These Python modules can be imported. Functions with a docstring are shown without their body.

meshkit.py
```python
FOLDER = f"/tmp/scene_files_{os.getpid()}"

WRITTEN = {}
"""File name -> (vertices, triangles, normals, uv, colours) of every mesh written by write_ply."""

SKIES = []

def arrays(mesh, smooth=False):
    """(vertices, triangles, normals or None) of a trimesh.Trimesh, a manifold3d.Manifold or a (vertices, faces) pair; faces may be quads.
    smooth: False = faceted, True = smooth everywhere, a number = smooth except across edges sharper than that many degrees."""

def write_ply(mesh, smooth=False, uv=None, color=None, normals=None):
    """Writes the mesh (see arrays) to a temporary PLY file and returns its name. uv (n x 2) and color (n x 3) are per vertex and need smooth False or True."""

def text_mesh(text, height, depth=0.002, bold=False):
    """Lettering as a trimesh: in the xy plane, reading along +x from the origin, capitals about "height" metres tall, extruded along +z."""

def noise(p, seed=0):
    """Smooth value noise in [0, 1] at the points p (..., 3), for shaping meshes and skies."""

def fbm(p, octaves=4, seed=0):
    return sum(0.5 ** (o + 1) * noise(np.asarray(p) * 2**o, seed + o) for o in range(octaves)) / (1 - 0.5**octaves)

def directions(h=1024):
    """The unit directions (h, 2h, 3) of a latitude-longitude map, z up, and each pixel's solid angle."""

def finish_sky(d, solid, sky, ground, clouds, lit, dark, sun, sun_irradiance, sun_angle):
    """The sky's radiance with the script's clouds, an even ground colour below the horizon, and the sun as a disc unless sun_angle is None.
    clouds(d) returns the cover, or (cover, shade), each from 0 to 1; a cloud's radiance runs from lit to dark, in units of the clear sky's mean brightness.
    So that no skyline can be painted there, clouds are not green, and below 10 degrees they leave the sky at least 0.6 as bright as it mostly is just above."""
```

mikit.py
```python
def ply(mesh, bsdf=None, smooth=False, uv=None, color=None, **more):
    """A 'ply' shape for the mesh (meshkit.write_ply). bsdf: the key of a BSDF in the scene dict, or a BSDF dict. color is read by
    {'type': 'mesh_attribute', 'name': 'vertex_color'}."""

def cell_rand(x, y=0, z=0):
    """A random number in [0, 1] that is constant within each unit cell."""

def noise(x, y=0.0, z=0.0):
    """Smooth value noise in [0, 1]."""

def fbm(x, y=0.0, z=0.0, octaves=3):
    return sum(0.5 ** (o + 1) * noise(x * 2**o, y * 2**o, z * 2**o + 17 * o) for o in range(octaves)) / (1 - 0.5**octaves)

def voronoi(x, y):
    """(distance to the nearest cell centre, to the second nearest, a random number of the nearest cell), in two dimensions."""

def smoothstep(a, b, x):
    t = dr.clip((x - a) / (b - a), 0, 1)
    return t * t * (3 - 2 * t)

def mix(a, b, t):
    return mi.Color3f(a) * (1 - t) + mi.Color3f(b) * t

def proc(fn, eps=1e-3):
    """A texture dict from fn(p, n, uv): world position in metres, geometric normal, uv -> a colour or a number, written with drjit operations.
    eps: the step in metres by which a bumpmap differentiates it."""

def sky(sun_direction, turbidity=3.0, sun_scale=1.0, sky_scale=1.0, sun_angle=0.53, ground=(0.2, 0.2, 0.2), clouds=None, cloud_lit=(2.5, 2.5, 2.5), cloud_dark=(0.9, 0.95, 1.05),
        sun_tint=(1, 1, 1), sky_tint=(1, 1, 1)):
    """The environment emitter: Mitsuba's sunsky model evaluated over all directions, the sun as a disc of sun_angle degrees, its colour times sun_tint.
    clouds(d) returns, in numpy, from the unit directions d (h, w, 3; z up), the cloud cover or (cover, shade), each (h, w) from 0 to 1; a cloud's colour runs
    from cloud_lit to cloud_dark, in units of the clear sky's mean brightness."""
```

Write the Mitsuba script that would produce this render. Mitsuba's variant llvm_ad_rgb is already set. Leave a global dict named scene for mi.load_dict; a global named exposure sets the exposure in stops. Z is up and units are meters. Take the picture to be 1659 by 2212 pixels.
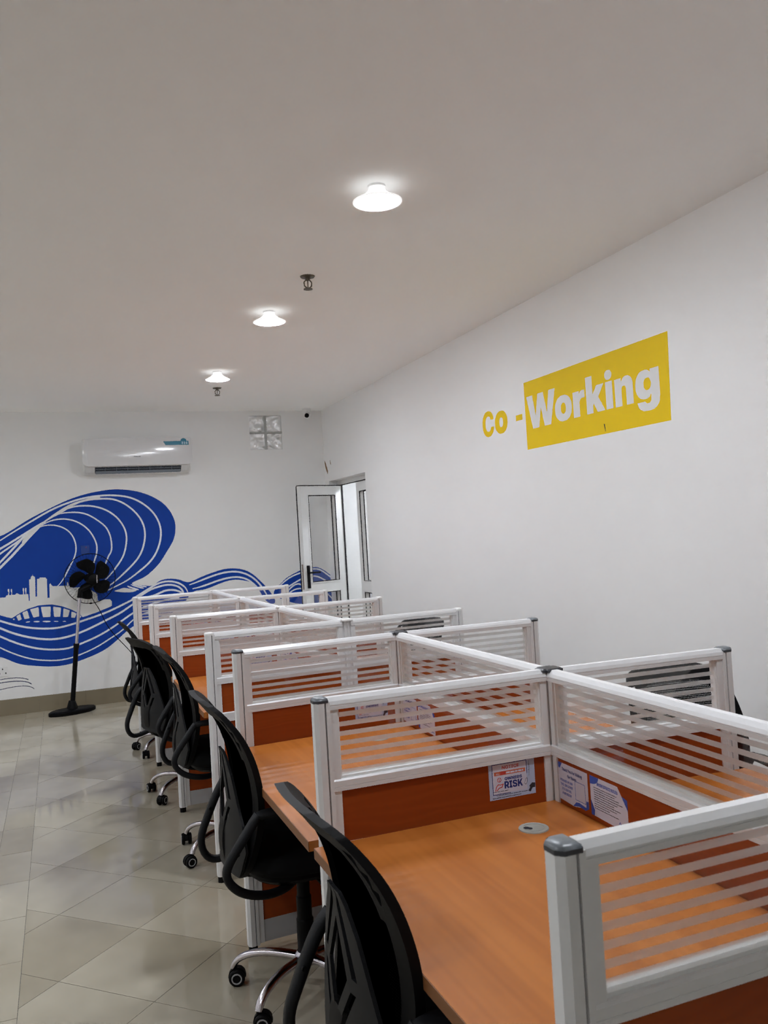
import math, random, glob
import numpy as np, trimesh, mitsuba as mi, drjit as dr, mikit, meshkit
from shapely.geometry import Polygon, LineString, Point, box as sbox
from shapely.ops import unary_union
from shapely import affinity
from scipy.interpolate import CubicSpline
from mikit import proc, noise, fbm, cell_rand, smoothstep, mix

T = mi.ScalarTransform4f
scene, labels = {}, {}
random.seed(7); RNG = np.random.default_rng(7)

# ------------------------------------------------------------------ camera
CAM_Z, YAW, PITCH, ROLL, FPX = 1.5265, .3661, .0243, .0591, 1846.27
_f = np.array([math.sin(YAW) * math.cos(PITCH), math.cos(YAW) * math.cos(PITCH), math.sin(PITCH)])
_r = np.array([math.cos(YAW), -math.sin(YAW), 0.0]); _d = np.cross(_f, _r)
_d2 = -math.sin(ROLL) * _r + math.cos(ROLL) * _d
scene['camera'] = {'type': 'thinlens', 'fov': math.degrees(2 * math.atan(829.5 / FPX)), 'fov_axis': 'x', 'aperture_radius': .0014, 'focus_distance': 3.4,
                   'near_clip': .02, 'to_world': T().look_at(origin=[0, 0, CAM_Z], target=[float(v) for v in np.array([0, 0, CAM_Z]) + _f], up=[float(-v) for v in _d2])}
# ------------------------------------------------------------------ light and exposure (each ceiling lamp holds its own light)
exposure = 1.32
LAMP_RADIANCE = (74, 78, 84)
DOME_RADIANCE = (.28, .28, .28)  # weak emission put on the plastic dome in place of bloom
LAMPS = [(1.25, 3.13), (1.26, 5.03), (1.268, 6.88), (1.25, 1.25), (-1.5, 1.25), (-1.5, 3.13), (-1.5, 5.03), (-1.5, 6.88)]

# ------------------------------------------------------------------ materials
def rgb(*c): return {'type': 'rgb', 'value': list(c)}
def prin(color, rough=.5, spec=.4, **k):
    return {'type': 'principled', 'base_color': color if isinstance(color, dict) else rgb(*color), 'roughness': rough, 'specular': spec, **k}
def mat(name, d): scene['mat_' + name] = d
def paint(c, amount, sc):
    def fn(p, n, uv):
        return mi.Color3f(*c) * (1 - amount + amount * 2 * fbm(p.x * sc, p.y * sc, p.z * sc, 3))
    return proc(fn)
mat('wall', prin(paint((.83, .83, .825), .02, 1.3), .42, .35))
mat('ceiling', prin(paint((.84, .845, .84), .015, 1.0), .9, .1))
mat('plaster_brown', prin((.23, .15, .08), .9, .1))
mat('blue', prin((.008, .052, .34), .5, .12)); mat('stripe', prin((.80, .82, .88), .5, .2)); mat('navy_line', prin((.02, .03, .09), .6, .2))
mat('yellow', prin((.84, .59, .012), .5, .12)); mat('sign_white', prin((.76, .76, .75), .5, .3))
def tile_fn(k):
    def fn(p, n, uv):
        a = fbm(p.x * 2.3 + 11 * k, p.y * 1.7 + 5 * k, 3 * k, 4); b = fbm(p.x * 9 + 3 * k, p.y * 6, 2.0, 3)
        return mix((.275, .243, .18), (.365, .333, .262), smoothstep(.25, .75, a)) * (.93 + .14 * b)
    return proc(fn)
def rough_fn(p, n, uv): return .07 + .13 * smoothstep(.35, .75, fbm(p.x * 1.6, p.y * 1.6, 1.0, 3))
for k in range(3): mat('tile%d' % k, prin(tile_fn(k), proc(rough_fn), .55))
mat('grout', prin((.16, .15, .13), .9, .1)); mat('skirting', prin((.22, .185, .125), .25, .5))
def wood(c0, c1, freq, grain):
    def fn(p, n, uv):
        w = fbm(p.x * 2.1, p.y * .8, p.z * 2.0, 3)
        g = noise(p.x * freq + 5 * w, p.y * grain, p.z * freq)
        g2 = noise(p.x * freq * 4, p.y * grain * 3, p.z * freq * 4)
        return mix(c0, c1, dr.clip(.55 * g + .25 * g2 + .35 * w, 0, 1))
    return proc(fn)
mat('desk', prin(wood((.31, .086, .014), (.455, .158, .032), 26, 1.6), .34, .28))
mat('desk_edge', prin(wood((.13, .050, .016), (.18, .072, .024), 20, 2), .45, .35))
def panel_fn(p, n, uv):
    w = fbm((p.x + p.y) * 3, p.z * 9, 1.0, 3); g = noise((p.x + p.y) * 4, p.z * 130 + 9 * w, 2.0)
    return mix((.215, .032, .0042), (.305, .058, .009), dr.clip(.6 * w + .4 * g, 0, 1))
mat('panel', prin(proc(panel_fn), .4, .2))
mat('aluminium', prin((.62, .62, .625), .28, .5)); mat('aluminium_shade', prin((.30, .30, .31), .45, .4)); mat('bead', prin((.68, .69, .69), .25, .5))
mat('kick', prin((.42, .42, .43), .4, .4)); mat('cap_grey', prin((.13, .145, .16), .35, .5)); mat('cap_white', prin((.72, .72, .71), .35, .5)); mat('cap_dark', prin((.03, .032, .038), .4, .5))
mat('glass', {'type': 'thindielectric', 'int_ior': 1.5})
mat('frost', {'type': 'principledthin', 'base_color': rgb(.78, .78, .77), 'roughness': .5, 'spec_trans': .68, 'diff_trans': .8, 'eta': 1.5})
mat('black', prin((.003, .003, .0035), .5, .10)); mat('black_soft', prin((.005, .005, .0055), .85, .12)); mat('dark_plastic', prin((.005, .0055, .007), .5, .2))
mat('mesh', prin((.005, .005, .0055), .9, .05)); mat('grey_ring', prin((.35, .35, .36), .4, .4))
mat('chrome', {'type': 'roughconductor', 'material': 'Cr', 'alpha': .07}); mat('steel', {'type': 'roughconductor', 'material': 'Cr', 'alpha': .22})
mat('grommet', prin((.33, .33, .30), .4, .4)); mat('paper', prin((.55, .55, .65), .6, .3)); mat('paper_blue', prin((.40, .47, .63), .6, .3)); mat('print_navy', prin((.02, .03, .16), .6, .2))
mat('print_blue', prin((.05, .09, .38), .6, .2)); mat('print_red', prin((.45, .05, .04), .6, .2)); mat('print_orange', prin((.50, .12, .06), .6, .2)); mat('print_black', prin((.03, .03, .04), .6, .2))
mat('ac_white', prin((.70, .70, .71), .10, .5, clearcoat=.3, clearcoat_gloss=.97)); mat('ac_body', prin((.70, .70, .69), .4, .4)); mat('vent', prin((.03, .035, .045), .5, .4)); mat('vane', prin((.22, .25, .28), .45, .4))
mat('teal', prin((.04, .20, .30), .35, .4)); mat('teal_light', prin((.45, .60, .70), .35, .4))
mat('lamp_white', prin((.8, .8, .8), .4, .4)); mat('brass', prin((.11, .095, .07), .4, .5, metallic=.5))
mat('pvc', prin((.76, .765, .76), .3, .5)); mat('seal', prin((.008, .008, .009), .7, .2)); mat('lock', prin((.28, .23, .20), .45, .4, metallic=.4))
mat('mortar', prin((.40, .41, .40), .7, .2)); mat('block_back', prin((.93, .94, .95), .14, .5, metallic=.65)); mat('socket_hole', prin((.02, .02, .02), .8, .1))
mat('switch_blue', prin((.012, .05, .25), .4, .4))

# ------------------------------------------------------------------ helpers
def cat(*m): return trimesh.util.concatenate([x for x in (m[0] if len(m) == 1 and isinstance(m[0], list) else m)])
def bx(x0, x1, y0, y1, z0, z1):
    m = trimesh.creation.box((x1 - x0, y1 - y0, z1 - z0)); m.apply_translation(((x0 + x1) / 2, (y0 + y1) / 2, (z0 + z1) / 2)); return m
def frame_of(o, a, b, c):
    M = np.eye(4); M[:3, 0], M[:3, 1], M[:3, 2], M[:3, 3] = a, b, c, o; return M
def moved(m, M): m = m.copy(); m.apply_transform(M); return m
def polys(g): return [p for p in (g.geoms if hasattr(g, 'geoms') else [g]) if p.geom_type == 'Polygon' and p.area > 1e-9]
def ext(g, h, z0=0.0):
    out = []
    for p in polys(g):
        m = trimesh.creation.extrude_polygon(p, h, engine='earcut'); m.apply_translation((0, 0, z0)); out.append(m)
    return cat(out)
def prism_u(prof, u0, u1):          # profile in (v, z), swept along u
    return moved(ext(Polygon(prof), u1 - u0), frame_of((u0, 0, 0), (0, 1, 0), (0, 0, 1), (1, 0, 0)))
def prism_z(prof, z0, z1): return ext(Polygon(prof), z1 - z0, z0)
def cyl(p, q, r, n=16):
    return trimesh.creation.cylinder(radius=r, segment=[p, q], sections=n)
def lathe(prof, n=32):
    m = trimesh.creation.revolve(np.array(prof, float), sections=n)
    if m.is_watertight and m.volume < 0: m.invert()
    return m
def smooth_curve(P, n):
    P = np.array(P, float); t = np.r_[0, np.cumsum(np.linalg.norm(np.diff(P, axis=0), axis=1))]
    return CubicSpline(t, P)(np.linspace(0, t[-1], n))
def sweep(P, rw, rh, side=(0, 1, 0), n=10, rounding=1.0):
    """tube along the polyline P, half widths rw along 'side' and rh across it; ends closed"""
    P = np.array(P, float); k = len(P); rw = np.broadcast_to(rw, (k,)); rh = np.broadcast_to(rh, (k,))
    t = np.gradient(P, axis=0); t /= np.linalg.norm(t, axis=1, keepdims=True)
    s = np.array(side, float) - t * (t @ np.array(side, float))[:, None]; s /= np.linalg.norm(s, axis=1, keepdims=True); h = np.cross(t, s)
    a = np.arange(n) * 2 * np.pi / n; c, q = np.cos(a), np.sin(a)
    if rounding < 1: c, q = np.sign(c) * np.abs(c) ** rounding, np.sign(q) * np.abs(q) ** rounding
    V = P[:, None] + rw[:, None, None] * c[None, :, None] * s[:, None] + rh[:, None, None] * q[None, :, None] * h[:, None]
    V = np.vstack([V.reshape(-1, 3), P[:1], P[-1:]]); F = []
    for i in range(k - 1):
        for j in range(n):
            A, B, C, D = i * n + j, i * n + (j + 1) % n, (i + 1) * n + (j + 1) % n, (i + 1) * n + j
            F += [[A, B, C], [A, C, D]]
    for j in range(n): F += [[k * n, (j + 1) % n, j], [k * n + 1, (k - 1) * n + j, (k - 1) * n + (j + 1) % n]]
    m = trimesh.Trimesh(V, F, process=False); m.fix_normals(); return m
def loft(rings):
    """closed surface through rings of equal point count"""
    n = len(rings[0]); V = np.vstack([np.array(r, float) for r in rings] + [[np.mean(rings[0], axis=0)], [np.mean(rings[-1], axis=0)]]); F = []; k = len(rings)
    for i in range(k - 1):
        for j in range(n):
            A, B, C, D = i * n + j, i * n + (j + 1) % n, (i + 1) * n + (j + 1) % n, (i + 1) * n + j
            F += [[A, B, C], [A, C, D]]
    for j in range(n): F += [[k * n, (j + 1) % n, j], [k * n + 1, (k - 1) * n + j, (k - 1) * n + (j + 1) % n]]
    m = trimesh.Trimesh(V, F, process=False); m.fix_normals(); return m
def ring_torus(R, r, n=64, k=8):
    a = np.linspace(0, 2 * np.pi, n, endpoint=False); V = []; F = []
    for t in a:
        for u in np.arange(k) * 2 * np.pi / k: V.append([(R + r * math.cos(u)) * math.cos(t), (R + r * math.cos(u)) * math.sin(t), r * math.sin(u)])
    for i in range(n):
        for j in range(k):
            A, B, C, D = i * k + j, ((i + 1) % n) * k + j, ((i + 1) % n) * k + (j + 1) % k, i * k + (j + 1) % k
            F += [[A, B, C], [A, C, D]]
    return trimesh.Trimesh(V, F, process=False)
def bend(g, h, fx, step=.03):
    """plate cut from the (y, z) outline g, thickness h, bent so that its middle lies at x = fx(y, z)"""
    m = ext(g, h, -h / 2); v, f = trimesh.remesh.subdivide_to_size(m.vertices, m.faces, step)
    v = np.array(v); m = trimesh.Trimesh(np.c_[v[:, 2] + fx(v[:, 0], v[:, 1]), v[:, 0], v[:, 1]], f, process=False); m.merge_vertices(); m.fix_normals(); return m
_font = glob.glob('/opt/blender-*/*/datafiles/fonts/Inter.woff2')[0]
def text_shape(text, height, weight=700):
    """lettering as a polygon: capitals about 'height' tall, base line at 0, from x = 0"""
    from PIL import Image, ImageDraw, ImageFont
    f = ImageFont.truetype(_font, 120); f.set_variation_by_axes([32 if weight > 800 else 14, weight])
    x0, y0, x1, y1 = f.getbbox(text, anchor='ls'); im = Image.new('L', (x1 - x0 + 8, y1 - y0 + 8)); ImageDraw.Draw(im).text((4 - x0, 4 - y0), text, 255, f, anchor='ls')
    on = np.pad(np.asarray(im) > 127, ((0, 0), (1, 1))).astype(np.int8); d = np.diff(on, axis=1); r, s = np.nonzero(d == 1); e = np.nonzero(d == -1)[1]
    g = unary_union([sbox(a, -i - 1, b, -i) for a, b, i in zip(s, e, r)]).buffer(.7).buffer(-.7).simplify(.8)
    q = height / 87.0; return affinity.affine_transform(g, [q, 0, 0, q, -4 * q, (4 - y0) * q])
def fit_text(text, x, y, w, height, weight=700, slant=0):
    g = text_shape(text, height, weight); b = g.bounds; return affinity.translate(affinity.scale(affinity.translate(g, -b[0], 0), w / (b[2] - b[0]), 1, origin=(0, 0)), x, y)

def key_for(k):
    if not any(e == k or e.startswith(k + '__') for e in scene) and k not in labels: return k
    i = 1
    while any(e == '%s_%03d' % (k, i) or e.startswith('%s_%03d__' % (k, i)) for e in scene) or '%s_%03d' % (k, i) in labels: i += 1
    return '%s_%03d' % (k, i)
def thing(name, label, category, group=None):
    k = key_for(name); labels[k] = {'label': label, 'category': category}
    if group: labels[k]['group'] = group
    return k
def put(name, mesh, m, parent=None, smooth=False, label=None, M=None, kind=None, **extra):
    k = key_for((parent + '__' if parent else '') + name)
    d = mesh if isinstance(mesh, dict) else mikit.ply(mesh, 'mat_' + m if m else None, smooth, **extra)
    scene[k] = {**d, 'to_world': T(M)} if M is not None else dict(d)
    if label: labels.setdefault(k, {})['label'] = label
    if kind: labels.setdefault(k, {})['kind'] = kind
    return k
def struct(name, mesh, m, label, smooth=False):
    k = put(name, mesh, m, None, smooth); labels[k] = {'label': label, 'category': name.split('_')[0], 'kind': 'structure'}; return k

# ------------------------------------------------------------------ the room (metres; the camera stands at x = y = 0)
XR, XL, YB, YF, ZC = 2.771, -3.05, 8.975, -2.2, 2.906
D0, D1, DZ = 7.675, 8.835, 2.117                      # doorway in the right wall
B0, B1, BZ0, BZ1 = 1.962, 2.316, 2.491, 2.857         # opening with the glass blocks
struct('ceiling', bx(XL - .15, XR + .15, YF - .15, YB + .15, ZC, ZC + .12), 'ceiling', 'plain off-white ceiling with three saucer lamps in a row')
wr = sbox(YF - .15, 0, YB, ZC).difference(sbox(D0, -.1, D1, DZ))
struct('wall_right', moved(ext(wr, .15), frame_of((XR, 0, 0), (0, 1, 0), (0, 0, 1), (1, 0, 0))), 'wall', 'long white wall on the right, carrying the yellow sign and the doorway')
wb = sbox(XL - .15, 0, XR + .15, ZC).difference(sbox(B0, BZ0, B1, BZ1))
struct('wall_back', moved(ext(wb, .15), frame_of((0, YB + .15, 0), (1, 0, 0), (0, 0, 1), (0, -1, 0))), 'wall', 'white end wall with the blue wave mural')
struct('wall_left', bx(XL - .15, XL, YF, YB, 0, ZC), 'wall', 'white wall on the left side of the room')
struct('wall_front', bx(XL - .15, XR, YF - .15, YF, 0, ZC), 'wall', 'white wall behind the viewer')
# torn plaster beside the corner
chip = Polygon([(8.955, 2.36), (8.94, 2.30), (8.90, 2.24), (8.86, 2.20), (8.85, 2.235), (8.87, 2.26), (8.91, 2.32)])
put('torn_plaster', moved(ext(chip, .003), frame_of((XR + .0005, 0, 0), (0, 1, 0), (0, 0, 1), (-1, 0, 0)) @ np.diag([1, 1, 1, 1.0])), 'plaster_brown', 'wall_right', label='small brown patch where plaster is torn')
put('torn_plaster', moved(ext(Polygon([(8.76, 2.33), (8.735, 2.29), (8.725, 2.296), (8.75, 2.335)]), .003), frame_of((XR + .0005, 0, 0), (0, 1, 0), (0, 0, 1), (-1, 0, 0))), 'plaster_brown', 'wall_right')
# floor: polished tiles laid diagonally, with a straight border strip
fl = struct('floor', bx(XL - .15, XR + .15, YF - .15, YB + .15, -.1, -.0012), 'grout', 'glossy beige tiled floor with diagonal tiles and a straight border strip')
GAP, near, rest = .0022, [], []
fieldA = sbox(-.197, YF, XR, 8.42); half = .2998
for i in range(-30, 31):
    for j in range(-30, 31):
        if (i + j) % 2: continue
        c = Point(.531 + half * i, 3.326 + half * (j + 1)); sq = Polygon([(c.x - half, c.y), (c.x, c.y - half), (c.x + half, c.y), (c.x, c.y + half)])
        near += [p.buffer(-GAP / 2, join_style=2) for p in polys(sq.intersection(fieldA)) if p.area > 2e-3]
for j in range(-16, 15):
    y = 4.408 + .424 * j
    near += [p.buffer(-GAP / 2, join_style=2) for p in polys(sbox(-.355, y, -.197, y + .424).intersection(sbox(-9, YF, 9, YB)))]
    for i in range(7): near += [p.buffer(-GAP / 2, join_style=2) for p in polys(sbox(-.355 - .424 * (i + 1), y, -.355 - .424 * i, y + .424).intersection(sbox(XL, YF, 9, YB)))]
for i in range(9):
    for y0, y1 in ((8.42, 8.70), (8.70, YB)):
        near += [p.buffer(-GAP / 2, join_style=2) for p in polys(sbox(-.197 + .424 * i - .1 * (y1 > 8.9), y0, -.197 + .424 * (i + 1) - .1 * (y1 > 8.9), y1).intersection(sbox(-.197, YF, XR, YB)))]
near = [p for p in near if p.area > 1e-3]
def seen(p): c = p.centroid; return (-.85 < c.x < 1.0 and 2.0 < c.y < 9) or (c.x > 1.0 and 5 < c.y < 9)
near.sort(key=lambda p: (not seen(p), p.centroid.distance(Point(0, 1))))
for n_, p in enumerate(near):
    if n_ < 240 and seen(p): put('tile', ext(p, .008, -.008 + RNG.uniform(-.0002, .0002)), 'tile%d' % RNG.integers(3), fl)
    else: rest.append(ext(p, .008, -.008))
put('tile_field', cat(rest), 'tile1', fl, kind='stuff')
# tile skirting
for nm, x0, x1 in (('back', XL, XR),):
    k = None
    k = struct('baseboard_back', bx(x0, x1, YB - .006, YB, 0, .150), 'grout', 'low beige tile skirting under the mural')
    x = -2.9
    xs = [XL] + [v for v in np.arange(-2.78, XR, .424)] + [XR]
    for a, b in zip(xs[:-1], xs[1:]): put('tile', bx(a + .001, b - .001, YB - .014, YB - .005, .001, .151), 'skirting', k)
k = struct('baseboard_right', bx(XR - .006, XR, YF, D0 - .02, 0, .150), 'grout', 'low beige tile skirting along the right wall')
for a in np.arange(YF, D0 - .03, .424): put('tile', bx(XR - .014, XR - .005, a + .001, min(a + .423, D0 - .02), .001, .151), 'skirting', k)
# passage beyond the doorway
struct('wall_passage', cat(bx(4.2, 4.3, 6.4, 10.1, 0, 2.7), bx(XR + .15, 4.3, 6.3, 6.4, 0, 2.7), bx(XR + .15, 4.3, 10.1, 10.2, 0, 2.7)), 'wall', 'white wall of the passage beyond the doorway')
struct('ceiling_passage', bx(XR + .15, 4.3, 6.3, 10.2, 2.7, 2.8), 'ceiling', 'white ceiling of the passage beyond the doorway')
struct('floor_passage', bx(XR + .15, 4.3, 6.3, 10.2, -.1, 0), 'tile1', 'beige floor of the passage beyond the doorway')
MURAL = {'big':[(-0.632,1.644),(-0.512,1.712),(-0.309,1.825),(-0.103,1.935),(0.106,2.03),(0.317,2.093),(0.531,2.122),(0.638,2.118),(0.8,2.086),(0.962,2.011),(1.068,1.915),(1.129,1.792),(1.138,1.699),(1.113,1.586),(1.045,1.475),(0.961,1.355),(0.868,1.267),(0.778,1.211),(0.678,1.168),(0.774,1.142),(0.883,1.132),(0.946,1.17),(1.019,1.187),(1.091,1.184),(1.163,1.165),(1.235,1.138),(1.341,1.17),(1.493,1.219),(1.615,1.246),(1.722,1.246),(1.829,1.221),(1.919,1.166),(1.978,1.108),(2.037,1.041),(2.137,0.855),(2.058,0.862),(1.943,1.053),(1.883,1.092),(1.792,1.117),(1.716,1.127),(1.608,1.112),(1.454,1.064),(1.364,1.047),(1.274,1.03),(1.18,0.921),(1.029,0.83),(0.883,0.799),(0.739,0.754),(0.672,0.736),(0.566,0.662),(0.455,0.573),(0.346,0.512),(0.187,0.458),(0.03,0.422),(-0.122,0.421),(-0.272,0.445),(-0.419,0.486),(-0.563,0.56),(-0.676,0.625)],'right':[(2.126,0.949),(2.203,1.044),(2.295,1.115),(2.427,1.173),(2.45,1.183),(2.541,1.195),(2.624,1.197),(2.698,1.159),(2.785,1.086),(2.857,1.0),(2.929,0.906),(3.001,0.804),(2.844,0.781),(2.616,0.8),(2.391,0.819),(2.245,0.867)],'trunk':[(-0.301,1.689),(-0.233,1.756),(-0.108,1.84),(-0.002,1.914),(0.125,1.987),(0.209,2.017),(0.315,2.043),(0.421,2.052),(0.399,2.029),(0.314,2.023),(0.208,1.994),(0.123,1.952),(0.038,1.901),(-0.035,1.866),(-0.109,1.82),(-0.161,1.774),(-0.214,1.717),(-0.278,1.645),(-0.33,1.594)],'leaf':[(0.508,1.105),(0.557,1.119),(0.6,1.129),(0.664,1.113),(0.723,1.094),(0.684,1.082),(0.641,1.081),(0.566,1.089)],'land':[(-0.616,1.118),(-0.538,1.124),(-0.489,1.123),(-0.483,1.139),(-0.469,1.142),(-0.46,1.167),(-0.469,1.182),(-0.466,1.201),(-0.454,1.201),(-0.453,1.179),(-0.459,1.143),(-0.439,1.141),(-0.435,1.164),(-0.442,1.178),(-0.439,1.199),(-0.429,1.199),(-0.429,1.177),(-0.432,1.143),(-0.405,1.141),(-0.389,1.156),(-0.36,1.139),(-0.335,1.139),(-0.331,1.159),(-0.336,1.178),(-0.333,1.2),(-0.323,1.199),(-0.323,1.175),(-0.326,1.139),(-0.312,1.138),(-0.312,1.157),(-0.315,1.177),(-0.312,1.2),(-0.301,1.199),(-0.302,1.176),(-0.305,1.139),(-0.288,1.139),(-0.285,1.074),(-0.276,1.073),(-0.276,1.1),(-0.274,1.278),(-0.259,1.282),(-0.257,1.304),(-0.243,1.312),(-0.241,1.33),(-0.239,1.311),(-0.221,1.301),(-0.219,1.277),(-0.224,1.109),(-0.21,1.108),(-0.202,1.278),(-0.182,1.279),(-0.178,1.291),(-0.123,1.286),(-0.121,1.274),(-0.113,1.274),(-0.117,1.087),(-0.097,1.088),(-0.093,1.216),(-0.083,1.229),(-0.076,1.209),(-0.061,1.197),(0.067,1.192),(0.068,1.225),(0.08,1.224),(0.082,1.189),(0.161,1.218),(0.176,1.206),(0.107,1.167),(0.231,1.169),(0.343,1.093),(0.346,1.021),(0.376,1.019),(0.409,1.03),(0.461,1.026),(0.478,1.005),(0.477,0.96),(0.452,0.949),(0.323,0.905),(0.198,0.872),(0.157,0.916),(0.097,0.955),(0.016,0.993),(-0.079,1.021),(-0.196,1.022),(-0.297,0.996),(-0.368,0.963),(-0.444,0.919),(-0.497,0.937),(-0.545,0.957),(-0.621,1.001)],'cells':[[(-0.445,0.905),(-0.421,0.919),(-0.417,0.9)],[(-0.404,0.934),(-0.368,0.955),(-0.356,0.9),(-0.386,0.889)],[(-0.348,0.964),(-0.303,0.982),(-0.286,0.905),(-0.331,0.9)],[(-0.279,0.99),(-0.201,1.005),(-0.199,0.915),(-0.251,0.908)],[(-0.181,1.006),(-0.091,1.001),(-0.098,0.901),(-0.166,0.904)],[(-0.07,0.999),(0.003,0.982),(-0.009,0.895),(-0.065,0.898)],[(0.024,0.975),(0.082,0.949),(0.062,0.886),(0.016,0.888)],[(0.096,0.938),(0.144,0.912),(0.124,0.872),(0.091,0.877)],[(0.156,0.903),(0.186,0.88),(0.17,0.862),(0.146,0.864)]],'dash':[[(-0.323,0.871),(-0.283,0.874),(-0.303,0.865)],[(-0.253,0.869),(-0.223,0.873),(-0.195,0.865),(-0.223,0.86)],[(-0.173,0.864),(-0.137,0.867),(-0.097,0.857),(-0.135,0.852)],[(-0.072,0.855),(-0.046,0.856),(-0.026,0.851),(-0.047,0.849)],[(0.009,0.847),(0.04,0.847),(0.04,0.842)]]}
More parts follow.
